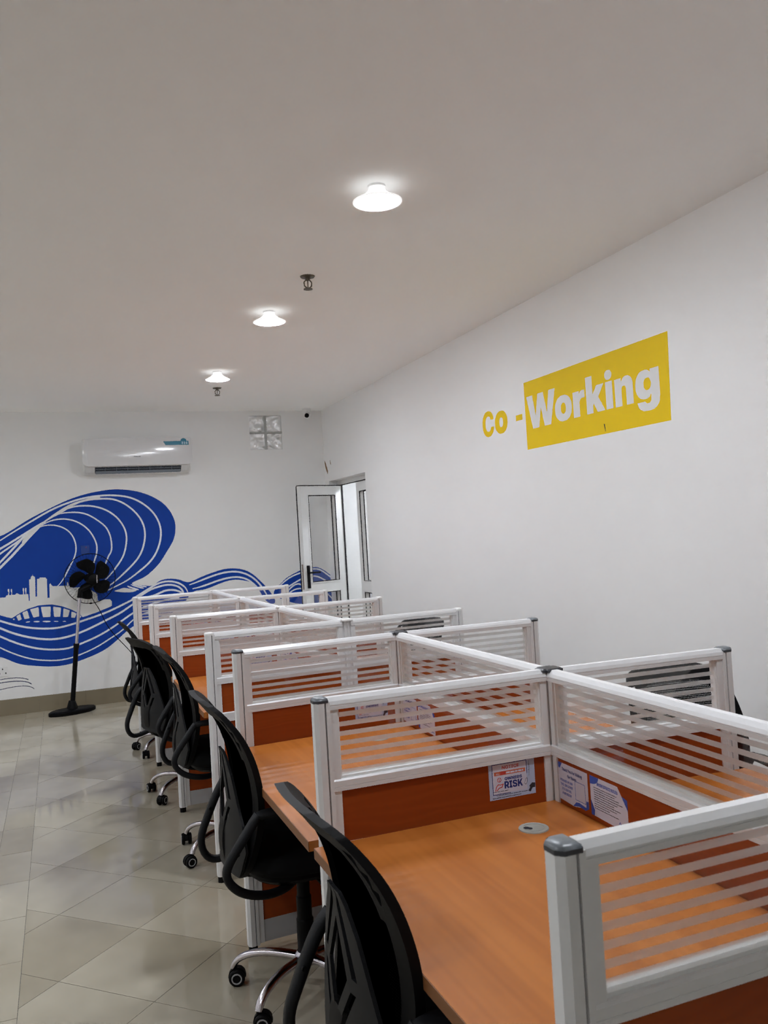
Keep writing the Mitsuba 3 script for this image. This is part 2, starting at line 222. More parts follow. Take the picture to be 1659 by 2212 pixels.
STRIPES = {'s1':(0.0148,[(-0.574,1.63),(-0.514,1.669),(-0.362,1.763),(-0.208,1.852),(-0.052,1.938),(0.105,2.002),(0.263,2.045),(0.422,2.064),(0.582,2.059),(0.721,2.027),(0.837,1.959),(0.932,1.858),(0.981,1.747),(0.99,1.661),(0.969,1.548),(0.915,1.434),(0.851,1.358),(0.76,1.286),(0.647,1.209),(0.537,1.156),(0.423,1.107)]),'s2':(0.0143,[(0.124,1.979),(0.208,2.003),(0.314,2.027),(0.42,2.033),(0.526,2.026),(0.632,1.983),(0.736,1.896),(0.807,1.79),(0.832,1.681),(0.822,1.58),(0.768,1.443),(0.698,1.358),(0.607,1.274),(0.507,1.192),(0.419,1.141)]),'s3':(0.0133,[(0.018,1.902),(0.06,1.927),(0.144,1.96),(0.249,1.971),(0.343,1.962),(0.447,1.928),(0.55,1.856),(0.621,1.758),(0.651,1.646),(0.64,1.546),(0.611,1.453),(0.536,1.341),(0.479,1.272),(0.401,1.205)]),'s4':(0.0117,[(-0.024,1.882),(0.043,1.903),(0.121,1.91),(0.204,1.906),(0.297,1.877),(0.388,1.815),(0.459,1.744),(0.495,1.655),(0.504,1.576),(0.489,1.488),(0.472,1.462),(0.431,1.376),(0.403,1.344),(0.352,1.281)]),'s5':(0.0117,[(-0.135,1.794),(-0.057,1.834),(0.036,1.849),(0.118,1.84),(0.209,1.802),(0.29,1.731),(0.338,1.651),(0.363,1.562),(0.344,1.448),(0.309,1.362),(0.257,1.277)]),'s6':(0.0107,[(-0.151,1.781),(-0.079,1.795),(-0.008,1.788),(0.062,1.76),(0.122,1.707),(0.159,1.628),(0.168,1.552),(0.146,1.461),(0.107,1.387),(0.056,1.292),(-0.02,1.194)]),'t1':(0.0163,[(-0.577,1.556),(-0.517,1.589),(-0.366,1.677),(-0.232,1.759),(-0.108,1.829)]),'t2':(0.0143,[(-0.58,1.502),(-0.519,1.543),(-0.388,1.63),(-0.275,1.712)]),'t3':(0.0163,[(-0.584,1.396),(-0.523,1.461),(-0.41,1.577),(-0.3,1.7)]),'t4':(0.0184,[(-0.587,1.343),(-0.525,1.408),(-0.412,1.518),(-0.319,1.62),(-0.224,1.718),(-0.161,1.782)]),'l1':(0.0153,[(-0.624,0.938),(-0.548,0.904),(-0.451,0.863),(-0.305,0.817),(-0.156,0.792),(-0.055,0.788),(0.1,0.812),(0.258,0.852),(0.418,0.898),(0.581,0.962),(0.691,1.009),(0.803,1.062),(0.826,1.076),(0.928,1.112),(1.03,1.127),(1.102,1.114),(1.159,1.079),(1.181,1.033)]),'l2':(0.0163,[(-0.627,0.874),(-0.551,0.835),(-0.455,0.783),(-0.309,0.726),(-0.161,0.69),(-0.06,0.682),(0.095,0.703),(0.253,0.753),(0.414,0.821),(0.578,0.896),(0.689,0.964),(0.8,1.011),(0.912,1.036),(0.991,1.066),(1.069,1.072),(1.135,1.053),(1.19,1.014)]),'l3':(0.0148,[(-0.63,0.8),(-0.554,0.756),(-0.439,0.691),(-0.313,0.635),(-0.165,0.593),(-0.064,0.58),(0.058,0.583),(0.142,0.605),(0.301,0.66),(0.463,0.739),(0.573,0.807),(0.685,0.875),(0.908,0.957),(1.132,0.984)]),'l4':(0.0107,[(-0.634,0.705),(-0.559,0.65),(-0.464,0.592),(-0.367,0.544),(-0.269,0.507),(-0.15,0.483),(-0.049,0.474),(0.074,0.486),(0.19,0.518),(0.35,0.584),(0.459,0.645),(0.569,0.712),(0.676,0.803),(0.848,0.872),(1.073,0.932)]),'m1':(0.0153,[(0.67,1.011),(0.737,1.045),(0.838,1.099),(0.917,1.14),(1.032,1.162),(1.118,1.145),(1.189,1.102),(1.226,1.04)]),'n1':(0.0153,[(1.249,1.11),(1.369,1.146),(1.521,1.192),(1.644,1.213),(1.736,1.211),(1.827,1.185),(1.917,1.129),(1.997,1.037),(2.075,0.891)]),'n2':(0.0153,[(1.28,1.068),(1.396,1.089),(1.548,1.132),(1.671,1.153),(1.763,1.151),(1.839,1.126),(1.906,1.079),(1.972,1.008)]),'d1':(0.0133,[(0.636,1.143),(0.686,1.119),(0.739,1.1)]),'d2':(0.0112,[(0.672,1.156),(0.73,1.13),(0.789,1.111)]),'d3':(0.0097,[(0.69,1.16),(0.752,1.139),(0.819,1.122)]),'p1':(0.0133,[(2.16,0.993),(2.227,1.05),(2.327,1.113),(2.442,1.151),(2.539,1.176),(2.638,1.172),(2.711,1.128),(2.777,1.072),(2.871,0.962)]),'p2':(0.0133,[(2.205,0.943),(2.289,1.006),(2.422,1.074),(2.459,1.089),(2.55,1.104),(2.633,1.09),(2.692,1.057),(2.765,1.007),(2.838,0.935),(2.91,0.849)]),'p3':(0.0133,[(2.227,0.91),(2.295,0.975),(2.419,1.027),(2.454,1.009),(2.553,1.031),(2.644,1.016),(2.732,0.958),(2.804,0.887),(2.862,0.816)]),'p4':(0.0123,[(2.25,0.885),(2.301,0.943),(2.432,0.979),(2.475,0.971),(2.573,0.978),(2.647,0.95),(2.728,0.893),(2.785,0.822)]),'g1':(0.0056,[(-0.621,0.334),(-0.572,0.344),(-0.491,0.349),(-0.411,0.345),(-0.362,0.334),(-0.326,0.319)]),'g2':(0.0066,[(-0.622,0.306),(-0.574,0.313),(-0.493,0.317),(-0.412,0.313),(-0.347,0.3),(-0.299,0.274)]),'g3':(0.0051,[(-0.625,0.245),(-0.576,0.25),(-0.495,0.26),(-0.414,0.264),(-0.333,0.256),(-0.277,0.225)])}
# ------------------------------------------------------------------ doorway
W, H_ = 'pvc', None
def bar(p, q, z0, z1, t0, t1):      # upright slab between plan points p, q, from t0 to t1 across
    p, q = np.array(p, float), np.array(q, float); L = np.linalg.norm(q - p); d = (q - p) / L
    return moved(bx(0, L, t0, t1, z0, z1), frame_of((*p, 0), (*d, 0), (-d[1], d[0], 0), (0, 0, 1)))
dk = struct('door_1', cat(bx(2.865, 2.915, D0 - .005, D0 + .035, 0, DZ), bx(2.865, 2.915, D1 - .035, D1 + .005, 0, DZ), bx(2.865, 2.915, D0, D1, DZ - .05, DZ + .005)), 'pvc', 'white double door with glass leaves, one leaf swung into the room')
put('seal', cat(bx(2.859, 2.866, D1 - .046, D1 - .034, 0, DZ - .05), bx(2.859, 2.866, D0 + .03, D1 - .034, DZ - .058, DZ - .049)), 'seal', dk, label='black rubber seal round the frame')
def leaf(key, p, q, z0, z1, handle, t=.022):
    """p hinge, q free end; the room side is +t"""
    p, q = np.array(p, float), np.array(q, float); L = np.linalg.norm(q - p); d = (q - p) / L
    M = frame_of((*p, 0), (*d, 0), (-d[1], d[0], 0), (0, 0, 1)); s, mr = .085, 1.0
    fr = cat(bx(0, s, -t, t, z0, z1), bx(L - s, L, -t, t, z0, z1), bx(s, L - s, -t, t, z1 - .085, z1), bx(s, L - s, -t, t, mr - .045, mr + .045), bx(s, L - s, -t, t, z0, z0 + .1))
    b = []
    for a, c in ((z0 + .1, mr - .045), (mr + .045, z1 - .085)): b += [bx(s, s + .012, -t - .004, t + .004, a, c), bx(L - s - .012, L - s, -t - .004, t + .004, a, c), bx(s, L - s, -t - .004, t + .004, a, a + .012), bx(s, L - s, -t - .004, t + .004, c - .012, c)]
    fr = cat(fr, *b)
    k = put('leaf', moved(fr, M), 'pvc', key)
    for a, c in ((z0 + .1, mr - .045), (mr + .045, z1 - .085)):
        g = []
        for x0, x1, y0, y1 in ((s + .011, s + .019, a + .012, c - .012), (L - s - .018, L - s - .011, a + .012, c - .012), (s + .012, L - s - .012, c - .018, c - .011), (s + .012, L - s - .012, a + .011, a + .016)):
            for sg in (1, -1): g.append(bx(x0, x1, min(sg * (t - .003), sg * (t + .0046)), max(sg * (t - .003), sg * (t + .0046)), y0, y1))
        put('gasket', moved(cat(g), M), 'seal', k)
        put('glass_pane', {'type': 'rectangle', 'bsdf': {'type': 'ref', 'id': 'mat_glass'}}, None, k, M=M @ frame_of((L / 2, 0, (a + c) / 2), (L / 2 - s, 0, 0), (0, 0, (c - a) / 2), (0, -1, 0)))
    put('seal', moved(cat(bx(L - .004, L + .005, -t - .009, -t + .002, z0, z1), bx(-.004, L, -t - .003, t + .003, z1, z1 + .009), bx(-.008, .004, t - .010, t + .009, z0, z1)) if handle else bx(0, L, -t - .003, t + .003, z1, z1 + .009), M), 'seal', k)
    if handle:
        for sg in (1, -1):
            y = sg * t; hm = cat(bx(L - .062, L - .030, min(y, y + sg * .012), max(y, y + sg * .012), mr + .00, mr + .235))
            lv = sweep([(L - .046, y, mr + .16), (L - .046, y + sg * .045, mr + .16), (L - .075, y + sg * .05, mr + .16), (L - .165, y + sg * .05, mr + .158)], .009, .009, (0, 0, 1), 8)
            put('handle', moved(cat(hm, lv), M), 'black', k, label='black lever handle on a long plate')
        put('lock_plate', moved(bx(L - .001, L + .0025, -.011, .011, mr - .01, mr + .25), M), 'lock', k, label='brown metal lock plate')
    return k
leaf(dk, (2.868, 8.775), (2.350, 8.566), .015, 2.06, True, .030)
leaf(dk, (2.89, D0 + .036), (2.89, 8.238), .015, 2.06, False)

# ------------------------------------------------------------------ glass block window
w1 = struct('window_1', cat(bx(B0, B1, YB + .10, YB + .148, BZ0, BZ1)), 'mortar', 'small square window of four wavy glass blocks high on the end wall')
cx_, cz_, jw = (B0 + B1) / 2, (BZ0 + BZ1) / 2, .011
put('mortar', cat(bx(cx_ - jw, cx_ + jw, YB - .002, YB + .10, BZ0, BZ1), bx(B0, B1, YB - .002, YB + .10, cz_ - jw * .8, cz_ + jw * .8)), 'mortar', w1, label='grey mortar cross between the blocks')
for ix in (0, 1):
    for iz in (0, 1):
        x0, x1 = (B0 + .002, cx_ - jw) if ix == 0 else (cx_ + jw, B1 - .002); z0, z1 = (BZ0 + .002, cz_ - jw) if iz == 0 else (cz_ + jw, BZ1 - .002)
        n = 26; u, v = np.meshgrid(np.linspace(0, 1, n), np.linspace(0, 1, n), indexing='ij'); X, Z = x0 + u * (x1 - x0), z0 + v * (z1 - z0)
        P = np.stack([X * 22 + 4 * ix, Z * 22 + 7 * iz, X * 0 + 3], -1)
        wv = (meshkit.noise(P, 3 + ix + 2 * iz) - .5) * .020 + (meshkit.noise(P * 2.2, 9) - .5) * .007; edge = np.minimum.reduce([u, 1 - u, v, 1 - v]); wv *= np.clip(edge * 7, 0, 1)
        F = [[i * n + j, (i + 1) * n + j, (i + 1) * n + j + 1, i * n + j + 1] for i in range(n - 1) for j in range(n - 1)]
        bk = (np.stack([X, YB + .032 + wv * 1.4, Z], -1).reshape(-1, 3), np.array(F))
        k = put('glass_block', bk, 'block_back', w1, True)
        put('glass_face', (np.stack([X, YB + .006 + wv * .45, Z], -1).reshape(-1, 3), np.array(F)), 'glass', k, True)

# ------------------------------------------------------------------ ceiling lamps
prof_dome = [(.0, .062), (.030, .062), (.034, .052), (.040, .040), (.062, .022), (.090, .008), (.099, .003), (.099, 0.0), (.094, -.001)]
prof_face = [(.0, -.0125), (.03, -.012), (.06, -.009), (.085, -.004), (.0945, 0.0)]
dome, face, holder = lathe(prof_dome, 40), lathe(prof_face, 40), lathe([(0, .066), (.036, .066), (.036, .058), (0, .058)], 24)
if face.face_normals[:, 2].mean() > 0: face.invert()
dome.fix_normals()
if dome.face_normals[:, 2].mean() < 0: dome.invert()
dome_ply, holder_ply, face_ply = mikit.ply(dome, 'mat_lamp_white', 30), mikit.ply(holder, 'mat_lamp_white', 30), mikit.ply(face, 'mat_lamp_white', 30)
where = ['nearest of the three glowing saucer lamps, big and above the long glare streak', 'middle one of the three glowing saucer lamps on the ceiling', 'farthest of the three glowing saucer lamps, beside a small sprinkler']
for i, (x, y) in enumerate(LAMPS + [(3.6, 8.6)]):  # the last lamp is added out of view to brighten the passage
    k = thing('ceiling_lamp', where[i] if i < 3 else 'round saucer ceiling lamp outside the picture' if i < 8 else 'added saucer lamp, unseen, to brighten the passage beyond the doorway', 'lamp', 'lamps outside the picture' if 3 <= i < 8 else None); z = ZC - .066 if i < 8 else 2.7 - .066
    M = frame_of((x, y, z), (1, 0, 0), (0, 1, 0), (0, 0, 1))
    put('holder', holder_ply, None, k, M=M)
    put('dome', {**dome_ply, 'emitter': {'type': 'area', 'radiance': rgb(*DOME_RADIANCE)}}, None, k, M=M, label='white lamp back, its glow added to stand for bloom')
    put('diffuser', {**face_ply, 'emitter': {'type': 'area', 'radiance': rgb(*(v * (1 if i < 8 else 2.0) for v in LAMP_RADIANCE))}}, None, k, M=M, label='bright white lamp face')

# ------------------------------------------------------------------ sprinklers and camera on the ceiling
def sprinkler(x, y, s, label):
    k = thing('fire_sprinkler', label, 'sprinkler'); z = ZC
    put('flange', moved(lathe([(0, 0), (.040 * s, 0), (.036 * s, -.006), (.014 * s, -.010), (0, -.010)], 24), frame_of((x, y, z), (1, 0, 0), (0, 1, 0), (0, 0, 1))), 'brass', k, 30)
    fr = [cyl((x, y, z - .008), (x, y, z - .022), .012 * s, 12)]
    for sg in (1, -1): fr.append(sweep([(x + sg * .010 * s, y, z - .02), (x + sg * .021 * s, y, z - .032), (x + sg * .019 * s, y, z - .052), (x + sg * .004 * s, y, z - .064)], .0035 * s, .0035 * s, (0, 1, 0), 6))
    put('frame', cat(fr), 'brass', k); put('bulb', cyl((x, y, z - .022), (x, y, z - .06), .003 * s, 8), 'brass', k)
    put('deflector', moved(lathe([(0, -.062), (.008 * s, -.062), (.024 * s, -.067), (.024 * s, -.070), (0, -.070)], 20), frame_of((x, y, z), (1, 0, 0), (0, 1, 0), (0, 0, 1))), 'brass', k)
sprinkler(1.30, 4.316, 1.0, 'dark brass pendant sprinkler on the ceiling between the near and middle lamps')
sprinkler(1.393, 7.609, 1.0, 'tiny dark sprinkler on the ceiling just beyond the farthest lamp')
k = thing('security_camera', 'small white turret camera with black lens under the ceiling by the far corner', 'camera')
cxx, cyy = 2.562, 8.83
put('base', moved(lathe([(0, 0), (.045, 0), (.043, -.028), (.036, -.042), (0, -.042)], 28), frame_of((cxx, cyy, ZC), (1, 0, 0), (0, 1, 0), (0, 0, 1))), 'lamp_white', k, 30)
bl = trimesh.creation.icosphere(3, .036); bl.apply_translation((cxx, cyy - .006, ZC - .068)); put('ball', bl, 'lamp_white', k, True)
dv = np.array([-.28, -.93, -.25]); dv /= np.linalg.norm(dv); c0 = np.array([cxx, cyy - .006, ZC - .068])
put('lens', cyl(c0 + dv * .026, c0 + dv * .037, .024, 24), 'black', k, label='round black lens')

# ------------------------------------------------------------------ mural on the end wall: flat paint, a millimetre thick
def onwall(g, h, off): return moved(ext(g, h), frame_of((0, YB - off - .0003, 0), (1, 0, 0), (0, 0, 1), (0, -1, 0)))
def round_poly(P, n=4):
    P = np.array(P); Q = np.vstack([P, P[:1]]); t = np.r_[0, np.cumsum(np.linalg.norm(np.diff(Q, axis=0), axis=1) ** .5)]
    return Polygon(CubicSpline(t, Q, bc_type='periodic')(np.linspace(0, t[-1], n * len(P), endpoint=False))).buffer(0)
clip = sbox(XL, .152, XR - .002, 2.6)
mk = thing('wave_mural', 'blue and white wave painting with a skyline and bridge on the end wall', 'mural')
big = round_poly(MURAL['big']).intersection(clip); right = round_poly(MURAL['right']).intersection(clip); blue = big.union(right)
put('wave', onwall(big, .0006, 0.0), 'blue', mk, label='big blue breaking wave'); put('wave', onwall(right.difference(big), .0006, 0.0), 'blue', mk, label='blue wave behind the door')
for nm, (wd, L) in STRIPES.items():
    wd *= 1.2; c = smooth_curve(L, 12 * len(L)); s = np.linspace(0, 1, len(c)); 
    if nm[0] == 'g': put('grass_line', onwall(LineString(c).buffer(wd / 2), .0007, 0.0), 'navy_line', mk, label='thin dark curved line near the floor'); continue
    tap = .55 + .45 * np.clip(np.minimum(s, 1 - s) * 6, 0, 1) if nm[0] in 'dsmnp' else np.ones(len(c))
    g = unary_union([LineString([a, b]).buffer(wd / 2 * w_, quad_segs=3) for a, b, w_ in zip(c[:-1], c[1:], tap)]).simplify(.0008).intersection(clip)
    put('stripe', onwall(g, .0006, .0006), 'stripe', mk)
put('wave_crest', onwall(round_poly(MURAL['trunk'], 3), .0006, .0006), 'sign_white', mk, label='white crest where the stripes meet')
put('leaf_shape', onwall(round_poly(MURAL['leaf'], 3), .0006, .0006), 'sign_white', mk)
land = Polygon(MURAL['land']).buffer(0)
put('skyline', onwall(land, .0006, .0012), 'sign_white', mk, label='white city skyline')
cells = [Polygon(c).buffer(-.006).buffer(.006) for c in MURAL['cells']]
for c in cells:
    if not c.is_empty: put('bridge_opening', onwall(c, .0006, .0012), 'sign_white', mk)
put('water_glint', onwall(unary_union([round_poly(c, 4) for c in MURAL['dash']]), .0006, .0006), 'stripe', mk)
# sockets
k = thing('wall_socket', 'white socket plate low on the end wall at the picture edge', 'socket')
put('plate', bx(-.59, -.500, YB - .010, YB, .372, .465), 'lamp_white', k)
for x, z in ((-.545, .445), (-.572, .405), (-.518, .405)): put('hole', bx(x - .005, x + .005, YB - .0108, YB - .009, z - .010, z + .004), 'socket_hole', k)
k = thing('wall_switch', 'blue-painted switch plate in the mural above the fan', 'switch')
put('plate', bx(.212, .292, YB - .010, YB, 1.490, 1.575), 'switch_blue', k); put('light', bx(.258, .266, YB - .0115, YB - .009, 1.553, 1.560), 'print_red', k, label='tiny red mark')

# ------------------------------------------------------------------ yellow sign on the right wall: u runs towards the viewer (-y)
def onright(g, h, off): return moved(ext(g, h), frame_of((XR - off, 0, 0), (0, -1, 0), (0, 0, 1), (-1, 0, 0)))
sg = thing('wall_sign', 'yellow painted sign reading Co - Working on the right wall', 'sign')
put('panel', onright(Polygon([(-4.655, 1.992), (-3.315, 1.984), (-3.300, 2.411), (-4.655, 2.411)]), .0008, 0.0), 'yellow', sg, label='yellow rectangle')
wk = [('W', -4.632, .325), ('o', -4.315, .176), ('r', -4.125, .115), ('k', -3.995, .165), ('i', -3.818, .062), ('n', -3.735, .150), ('g', -3.565, .185)]
for ch, u, w_ in wk: put('letter', onright(fit_text(ch, u, 2.113, w_, .205, 900), .0008, .0008), 'sign_white', sg)
put('letter', onright(fit_text('C', -5.232, 2.137, .160, .170, 800), .0008, 0.0), 'yellow', sg); put('letter', onright(fit_text('o', -5.055, 2.137, .170, .205, 900), .0008, 0.0), 'yellow', sg)
put('dash', onright(sbox(-4.775, 2.188, -4.695, 2.224), .0008, 0.0), 'yellow', sg)
put('crack', onright(Polygon([(-3.85, 2.04), (-3.842, 2.04), (-3.836, 2.00), (-3.839, 2.00)]), .0012, 0.0), 'print_black', sg, label='short dark crack')

# ------------------------------------------------------------------ air conditioner
ak = thing('air_conditioner', 'white split air conditioner above the mural', 'air conditioner')
X0, X1, ZT = .262, 1.318, 2.615
prof = [(0, 2.60), (.150, 2.603), (.188, 2.595), (.196, 2.575), (.196, 2.360), (.188, 2.345), (.186, 2.332), (.135, 2.285), (.105, 2.272), (0, 2.262)]   # (depth, z)
def ac_ring(x, s): return [(x, YB - d * s, 2.44 + (z - 2.44) * (.45 + .55 * s if z < 2.44 else .94 + .06 * s)) for d, z in prof]
body = loft([ac_ring(X0 + .012, .86), ac_ring(X0 + .022, .95), ac_ring(X0 + .05, 1.0), ac_ring(X1 - .05, 1.0), ac_ring(X1 - .022, .95), ac_ring(X1 - .012, .86)])
put('body', body, 'ac_body', ak)
rr = sbox(X0, 2.338, X1, 2.612).buffer(-.02).buffer(.02).intersection(sbox(X0, 2.338, X1, 2.9).buffer(-.06).buffer(.06))
def ac_front(x, z):  # gently bowed front
    return .200 + .012 * (1 - ((z - 2.46) / .15) ** 2) - .02 * np.clip((np.abs(x - (X0 + X1) / 2) - .45) / .08, 0, 1) ** 2
pm = ext(rr, .016); v, f = trimesh.remesh.subdivide_to_size(pm.vertices, pm.faces, .05); v = np.array(v)
pm = trimesh.Trimesh(np.c_[v[:, 0], YB - (ac_front(v[:, 0], v[:, 1]) + v[:, 2]), v[:, 1]], f, process=False); pm.merge_vertices(); pm.fix_normals(); fr = put('front_panel', pm, 'ac_white', ak, 35, label='glossy white front panel')
def acplate(g, h, m, name, parent, label=None):
    q = ext(g, h); v, f = trimesh.remesh.subdivide_to_size(q.vertices, q.faces, .03); v = np.array(v)
    q = trimesh.Trimesh(np.c_[v[:, 0], YB - (ac_front(v[:, 0], v[:, 1]) + .0162 + v[:, 2]), v[:, 1]], f, process=False); q.fix_normals(); return put(name, q, m, parent, label=label)
st = acplate(Polygon([(1.035, 2.572), (1.285, 2.575), (1.285, 2.533), (1.055, 2.533)]), .0008, 'teal', 'sticker', fr, 'teal energy sticker with a round badge')
acplate(Point(1.235, 2.572).buffer(.030).intersection(sbox(1, 2.57, 1.5, 2.7)), .0008, 'teal', 'sticker', fr)
acplate(unary_union([sbox(1.215 + i * .022, 2.540, 1.229 + i * .022, 2.566) for i in range(3)]), .0016, 'teal_light', 'sticker_print', fr)
acplate(fit_text('Hisense', .742, 2.421, .066, .011, 700), .0008, 'print_black', 'lettering', fr)
# outlet: dark slot on the slanted underside with flap and vanes
def under(x0, x1, a, b, h0, h1):     # a..b along the slant from the front lip (0) to the back (1)
    p0, p1 = np.array([.186, 2.332]), np.array([.128, 2.279]); d = p1 - p0; nrm = np.array([d[1], -d[0]]); nrm /= np.linalg.norm(nrm); nrm = nrm if nrm[1] < 0 else -nrm
    q = [p0 + d * a + nrm * h0, p0 + d * b + nrm * h0, p0 + d * b + nrm * h1, p0 + d * a + nrm * h1]
    return moved(ext(Polygon(q).buffer(0), x1 - x0), frame_of((x0, YB, 0), (0, -1, 0), (0, 0, 1), (1, 0, 0)))
vt = put('air_outlet', under(.375, 1.205, .02, 1.0, -.004, .003), 'vent', ak, label='dark air outlet slot')
put('flap', under(.380, 1.200, .62, 1.08, .004, .009), 'vane', vt)
for x in np.linspace(.47, 1.11, 7): put('vane', under(x - .002, x + .002, .05, .8, .002, .010), 'vane', vt)
put('vane_bar', under(.380, 1.200, .26, .32, .004, .007), 'vane', vt)

# ------------------------------------------------------------------ pedestal fan, seen from behind
fk = thing('pedestal_fan', 'tall black pedestal fan with a chrome pole before the mural', 'fan')
a = np.linspace(0, 2 * np.pi, 48, endpoint=False); rx = .225 * np.sign(np.cos(a)) * np.abs(np.cos(a)) ** .9; ry = .118 * np.sin(a) * (1 - .25 * np.abs(np.cos(a)) ** 3)
ang = math.radians(22); R2 = np.array([[math.cos(ang), -math.sin(ang)], [math.sin(ang), math.cos(ang)]]); bc = np.array([.058, 8.68])
def base_ring(s, z): q = (R2 @ np.array([rx, ry])) * s + bc[:, None]; return [(x, y, z) for x, y in q.T]
put('base', loft([base_ring(.97, .0), base_ring(1.0, .006), base_ring(1.0, .030), base_ring(.93, .040), base_ring(.5, .046), base_ring(.16, .050)]), 'black', fk, 35)
p0 = np.array([.058, 8.68, .05]); p1 = np.array([.172, 8.655, 1.10]); pm_ = p0 + (p1 - p0) * .56
put('pole_foot', cat(moved(lathe([(0, 0), (.052, 0), (.046, .02), (.034, .06), (.028, .075), (0, .075)], 24), frame_of((p0[0], p0[1], .044), (1, 0, 0), (0, 1, 0), (0, 0, 1)))), 'black', fk, 30)
put('lower_pole', cat(cyl(p0, pm_, .022, 20), cyl(pm_ - (p1 - p0) * .03, pm_ + (p1 - p0) * .012, .026, 20)), 'black', fk, 30)
put('upper_pole', cyl(pm_, p1, .0145, 18), 'steel', fk, 30, label='chrome upper pole')
fc, ax = np.array([.277, 8.765, 1.253]), np.array([-.2, .975, .06]); ax /= np.linalg.norm(ax); ex = np.cross(ax, [0, 0, 1.0]); ex /= np.linalg.norm(ex); ez = np.cross(ex, ax)
FM = frame_of(fc, ex, ez, ax)       # fan frame: x right-ish, y up, z towards the front (away from us)
put('neck', cat(sweep([p1 - [0, 0, .02], p1 + [.01, 0, .05], fc - ax * .11 + [-.01, 0, -.05], fc - ax * .10], .026, .026, (0, 1, 0), 10)), 'black', fk, 30)
put('motor', moved(lathe([(0, -.17), (.03, -.168), (.052, -.155), (.060, -.125), (.060, -.085), (.048, -.07), (0, -.07)], 28), FM), 'black', fk, 30)
put('motor_clip', moved(cat(bx(.018, .026, -.03, .045, -.176, -.165)), FM), 'steel', fk)
hubm = moved(lathe([(0, -.05), (.04, -.05), (.042, -.0), (.03, .02), (0, .024)], 24), FM); put('hub', hubm, 'black', fk, 30)
def blade(t):
    n, m = 10, 8; V = []
    for i in range(n):
        s = i / (n - 1); r = .035 + .165 * s; wd = math.radians(12 + 27 * math.sin(math.pi * min(1, s * .85 + .12)))
        for j in range(m):
            q = j / (m - 1) - .5; th = t + wd * 2 * q * (.6 + .4 * s) + .5 * s; V.append([r * math.cos(th), r * math.sin(th), -.012 + .055 * q - .012 * math.cos(3 * q)])
    V = np.array(V); F = []
    for off, rev in ((0, 0), (n * m, 1)):
        for i in range(n - 1):
            for j in range(m - 1):
                q = [i * m + j, (i + 1) * m + j, (i + 1) * m + j + 1, i * m + j + 1]; q = [x + off for x in q]; F.append(q[::-1] if rev else q)
    rim = [j for j in range(m)] + [i * m + m - 1 for i in range(1, n)] + [(n - 1) * m + j for j in range(m - 2, -1, -1)] + [i * m for i in range(n - 2, 0, -1)]
    for p, q in zip(rim, rim[1:] + rim[:1]): F.append([q, p, p + n * m, q + n * m])
    mm = trimesh.Trimesh(np.vstack([V, V - [0, 0, .003]]), np.array(F)[:, [0, 1, 2]].tolist() + np.array(F)[:, [0, 2, 3]].tolist(), process=False); mm.fix_normals(); return mm
for i in range(5): put('blade', moved(blade(math.radians(85 + 72 * i)), FM), 'black_soft', fk, 40)
RC = .241
put('cage_rim', moved(cat(ring_torus(RC, .0036), bx(-.01, .01, -RC - .006, -RC + .006, -.01, .01)), FM), 'black', fk, True)
wires = []
for sgn, dz, zc in ((1, .075, 0), (-1, -.085, 0)):
    for i in range(48):
        t = 2 * np.pi * i / 48; s = np.linspace(0, 1, 6); r = RC + (.04 - RC) * s; zz = dz * np.sin(s * np.pi / 2)
        wires.append(sweep(np.c_[r * math.cos(t), r * math.sin(t), zz], .0008, .0008, (0, 0, 1) if i % 2 else (math.sin(t), -math.cos(t), .01), 4))
    for rr_, zz in ((.10, .92), (.17, .7)): m = ring_torus(rr_, .0012, 48, 4); m.apply_translation((0, 0, dz * math.sin((RC - rr_) / (RC - .04) * math.pi / 2))); wires.append(m)
put('cage_wires', moved(cat(wires), FM), 'black', fk, label='fine dark wire guard')
put('cage_badge', moved(cat(lathe([(0, .076), (.04, .076), (.038, .084), (0, .084)], 24), lathe([(0, -.088), (.045, -.088), (.045, -.08), (0, -.08)], 24)), FM), 'black', fk)
cord = smooth_curve([tuple(fc - ax * .15 + [0, 0, -.045]), (.275, 8.60, 1.10), (.335, 8.62, .97), (.395, 8.66, .825), (.50, 8.70, .66), (.58, 8.74, .56), (.68, 8.80, .42), (.80, 8.88, .24), (.92, 8.92, .08), (1.05, 8.93, .008), (1.3, 8.90, .006)], 60)
put('power_cord', sweep(cord, .0042, .0042, (0, 1, 0), 6), 'black', fk, True)
# ------------------------------------------------------------------ partition screens
HS, HALF, POST = 1.12, .0215, .040
SCREEN_L = {0: (.564, .957), 1: (.578, 2.092), 2: (.590, 3.208), 3: (.602, 3.930), 4: (.581, 5.055), 5: (.571, 6.190), 6: (.553, 7.300)}
SCREEN_S = {0: (1.245, .965), 1: (1.269, 2.094), 2: (1.279, 3.255), 3: (1.281, 3.955), 4: (1.237, 5.070), 5: (1.231, 6.210), 6: (1.232, 7.400)}
SCREEN_R = {0: (1.900, .960), 1: (1.880, 2.063), 2: (1.916, 3.236), 3: (1.910, 3.962), 4: (1.914, 5.130), 5: (1.893, 6.245), 6: (1.881, 7.365)}
POST_PROF = [(0, -.0115), (.0095, -HALF), (.0255, -HALF), (.0255, -.0165), (.0300, -.0165), (.0300, -HALF), (POST, -HALF), (POST, HALF), (.0300, HALF), (.0300, .0165), (.0255, .0165), (.0255, HALF), (.0095, HALF), (0, .0115)]
CAP_PROF = [(-.0008, -.012), (.009, -HALF - .0008), (.036, -HALF - .0008), (.036, HALF + .0008), (.009, HALF + .0008), (-.0008, .012)]
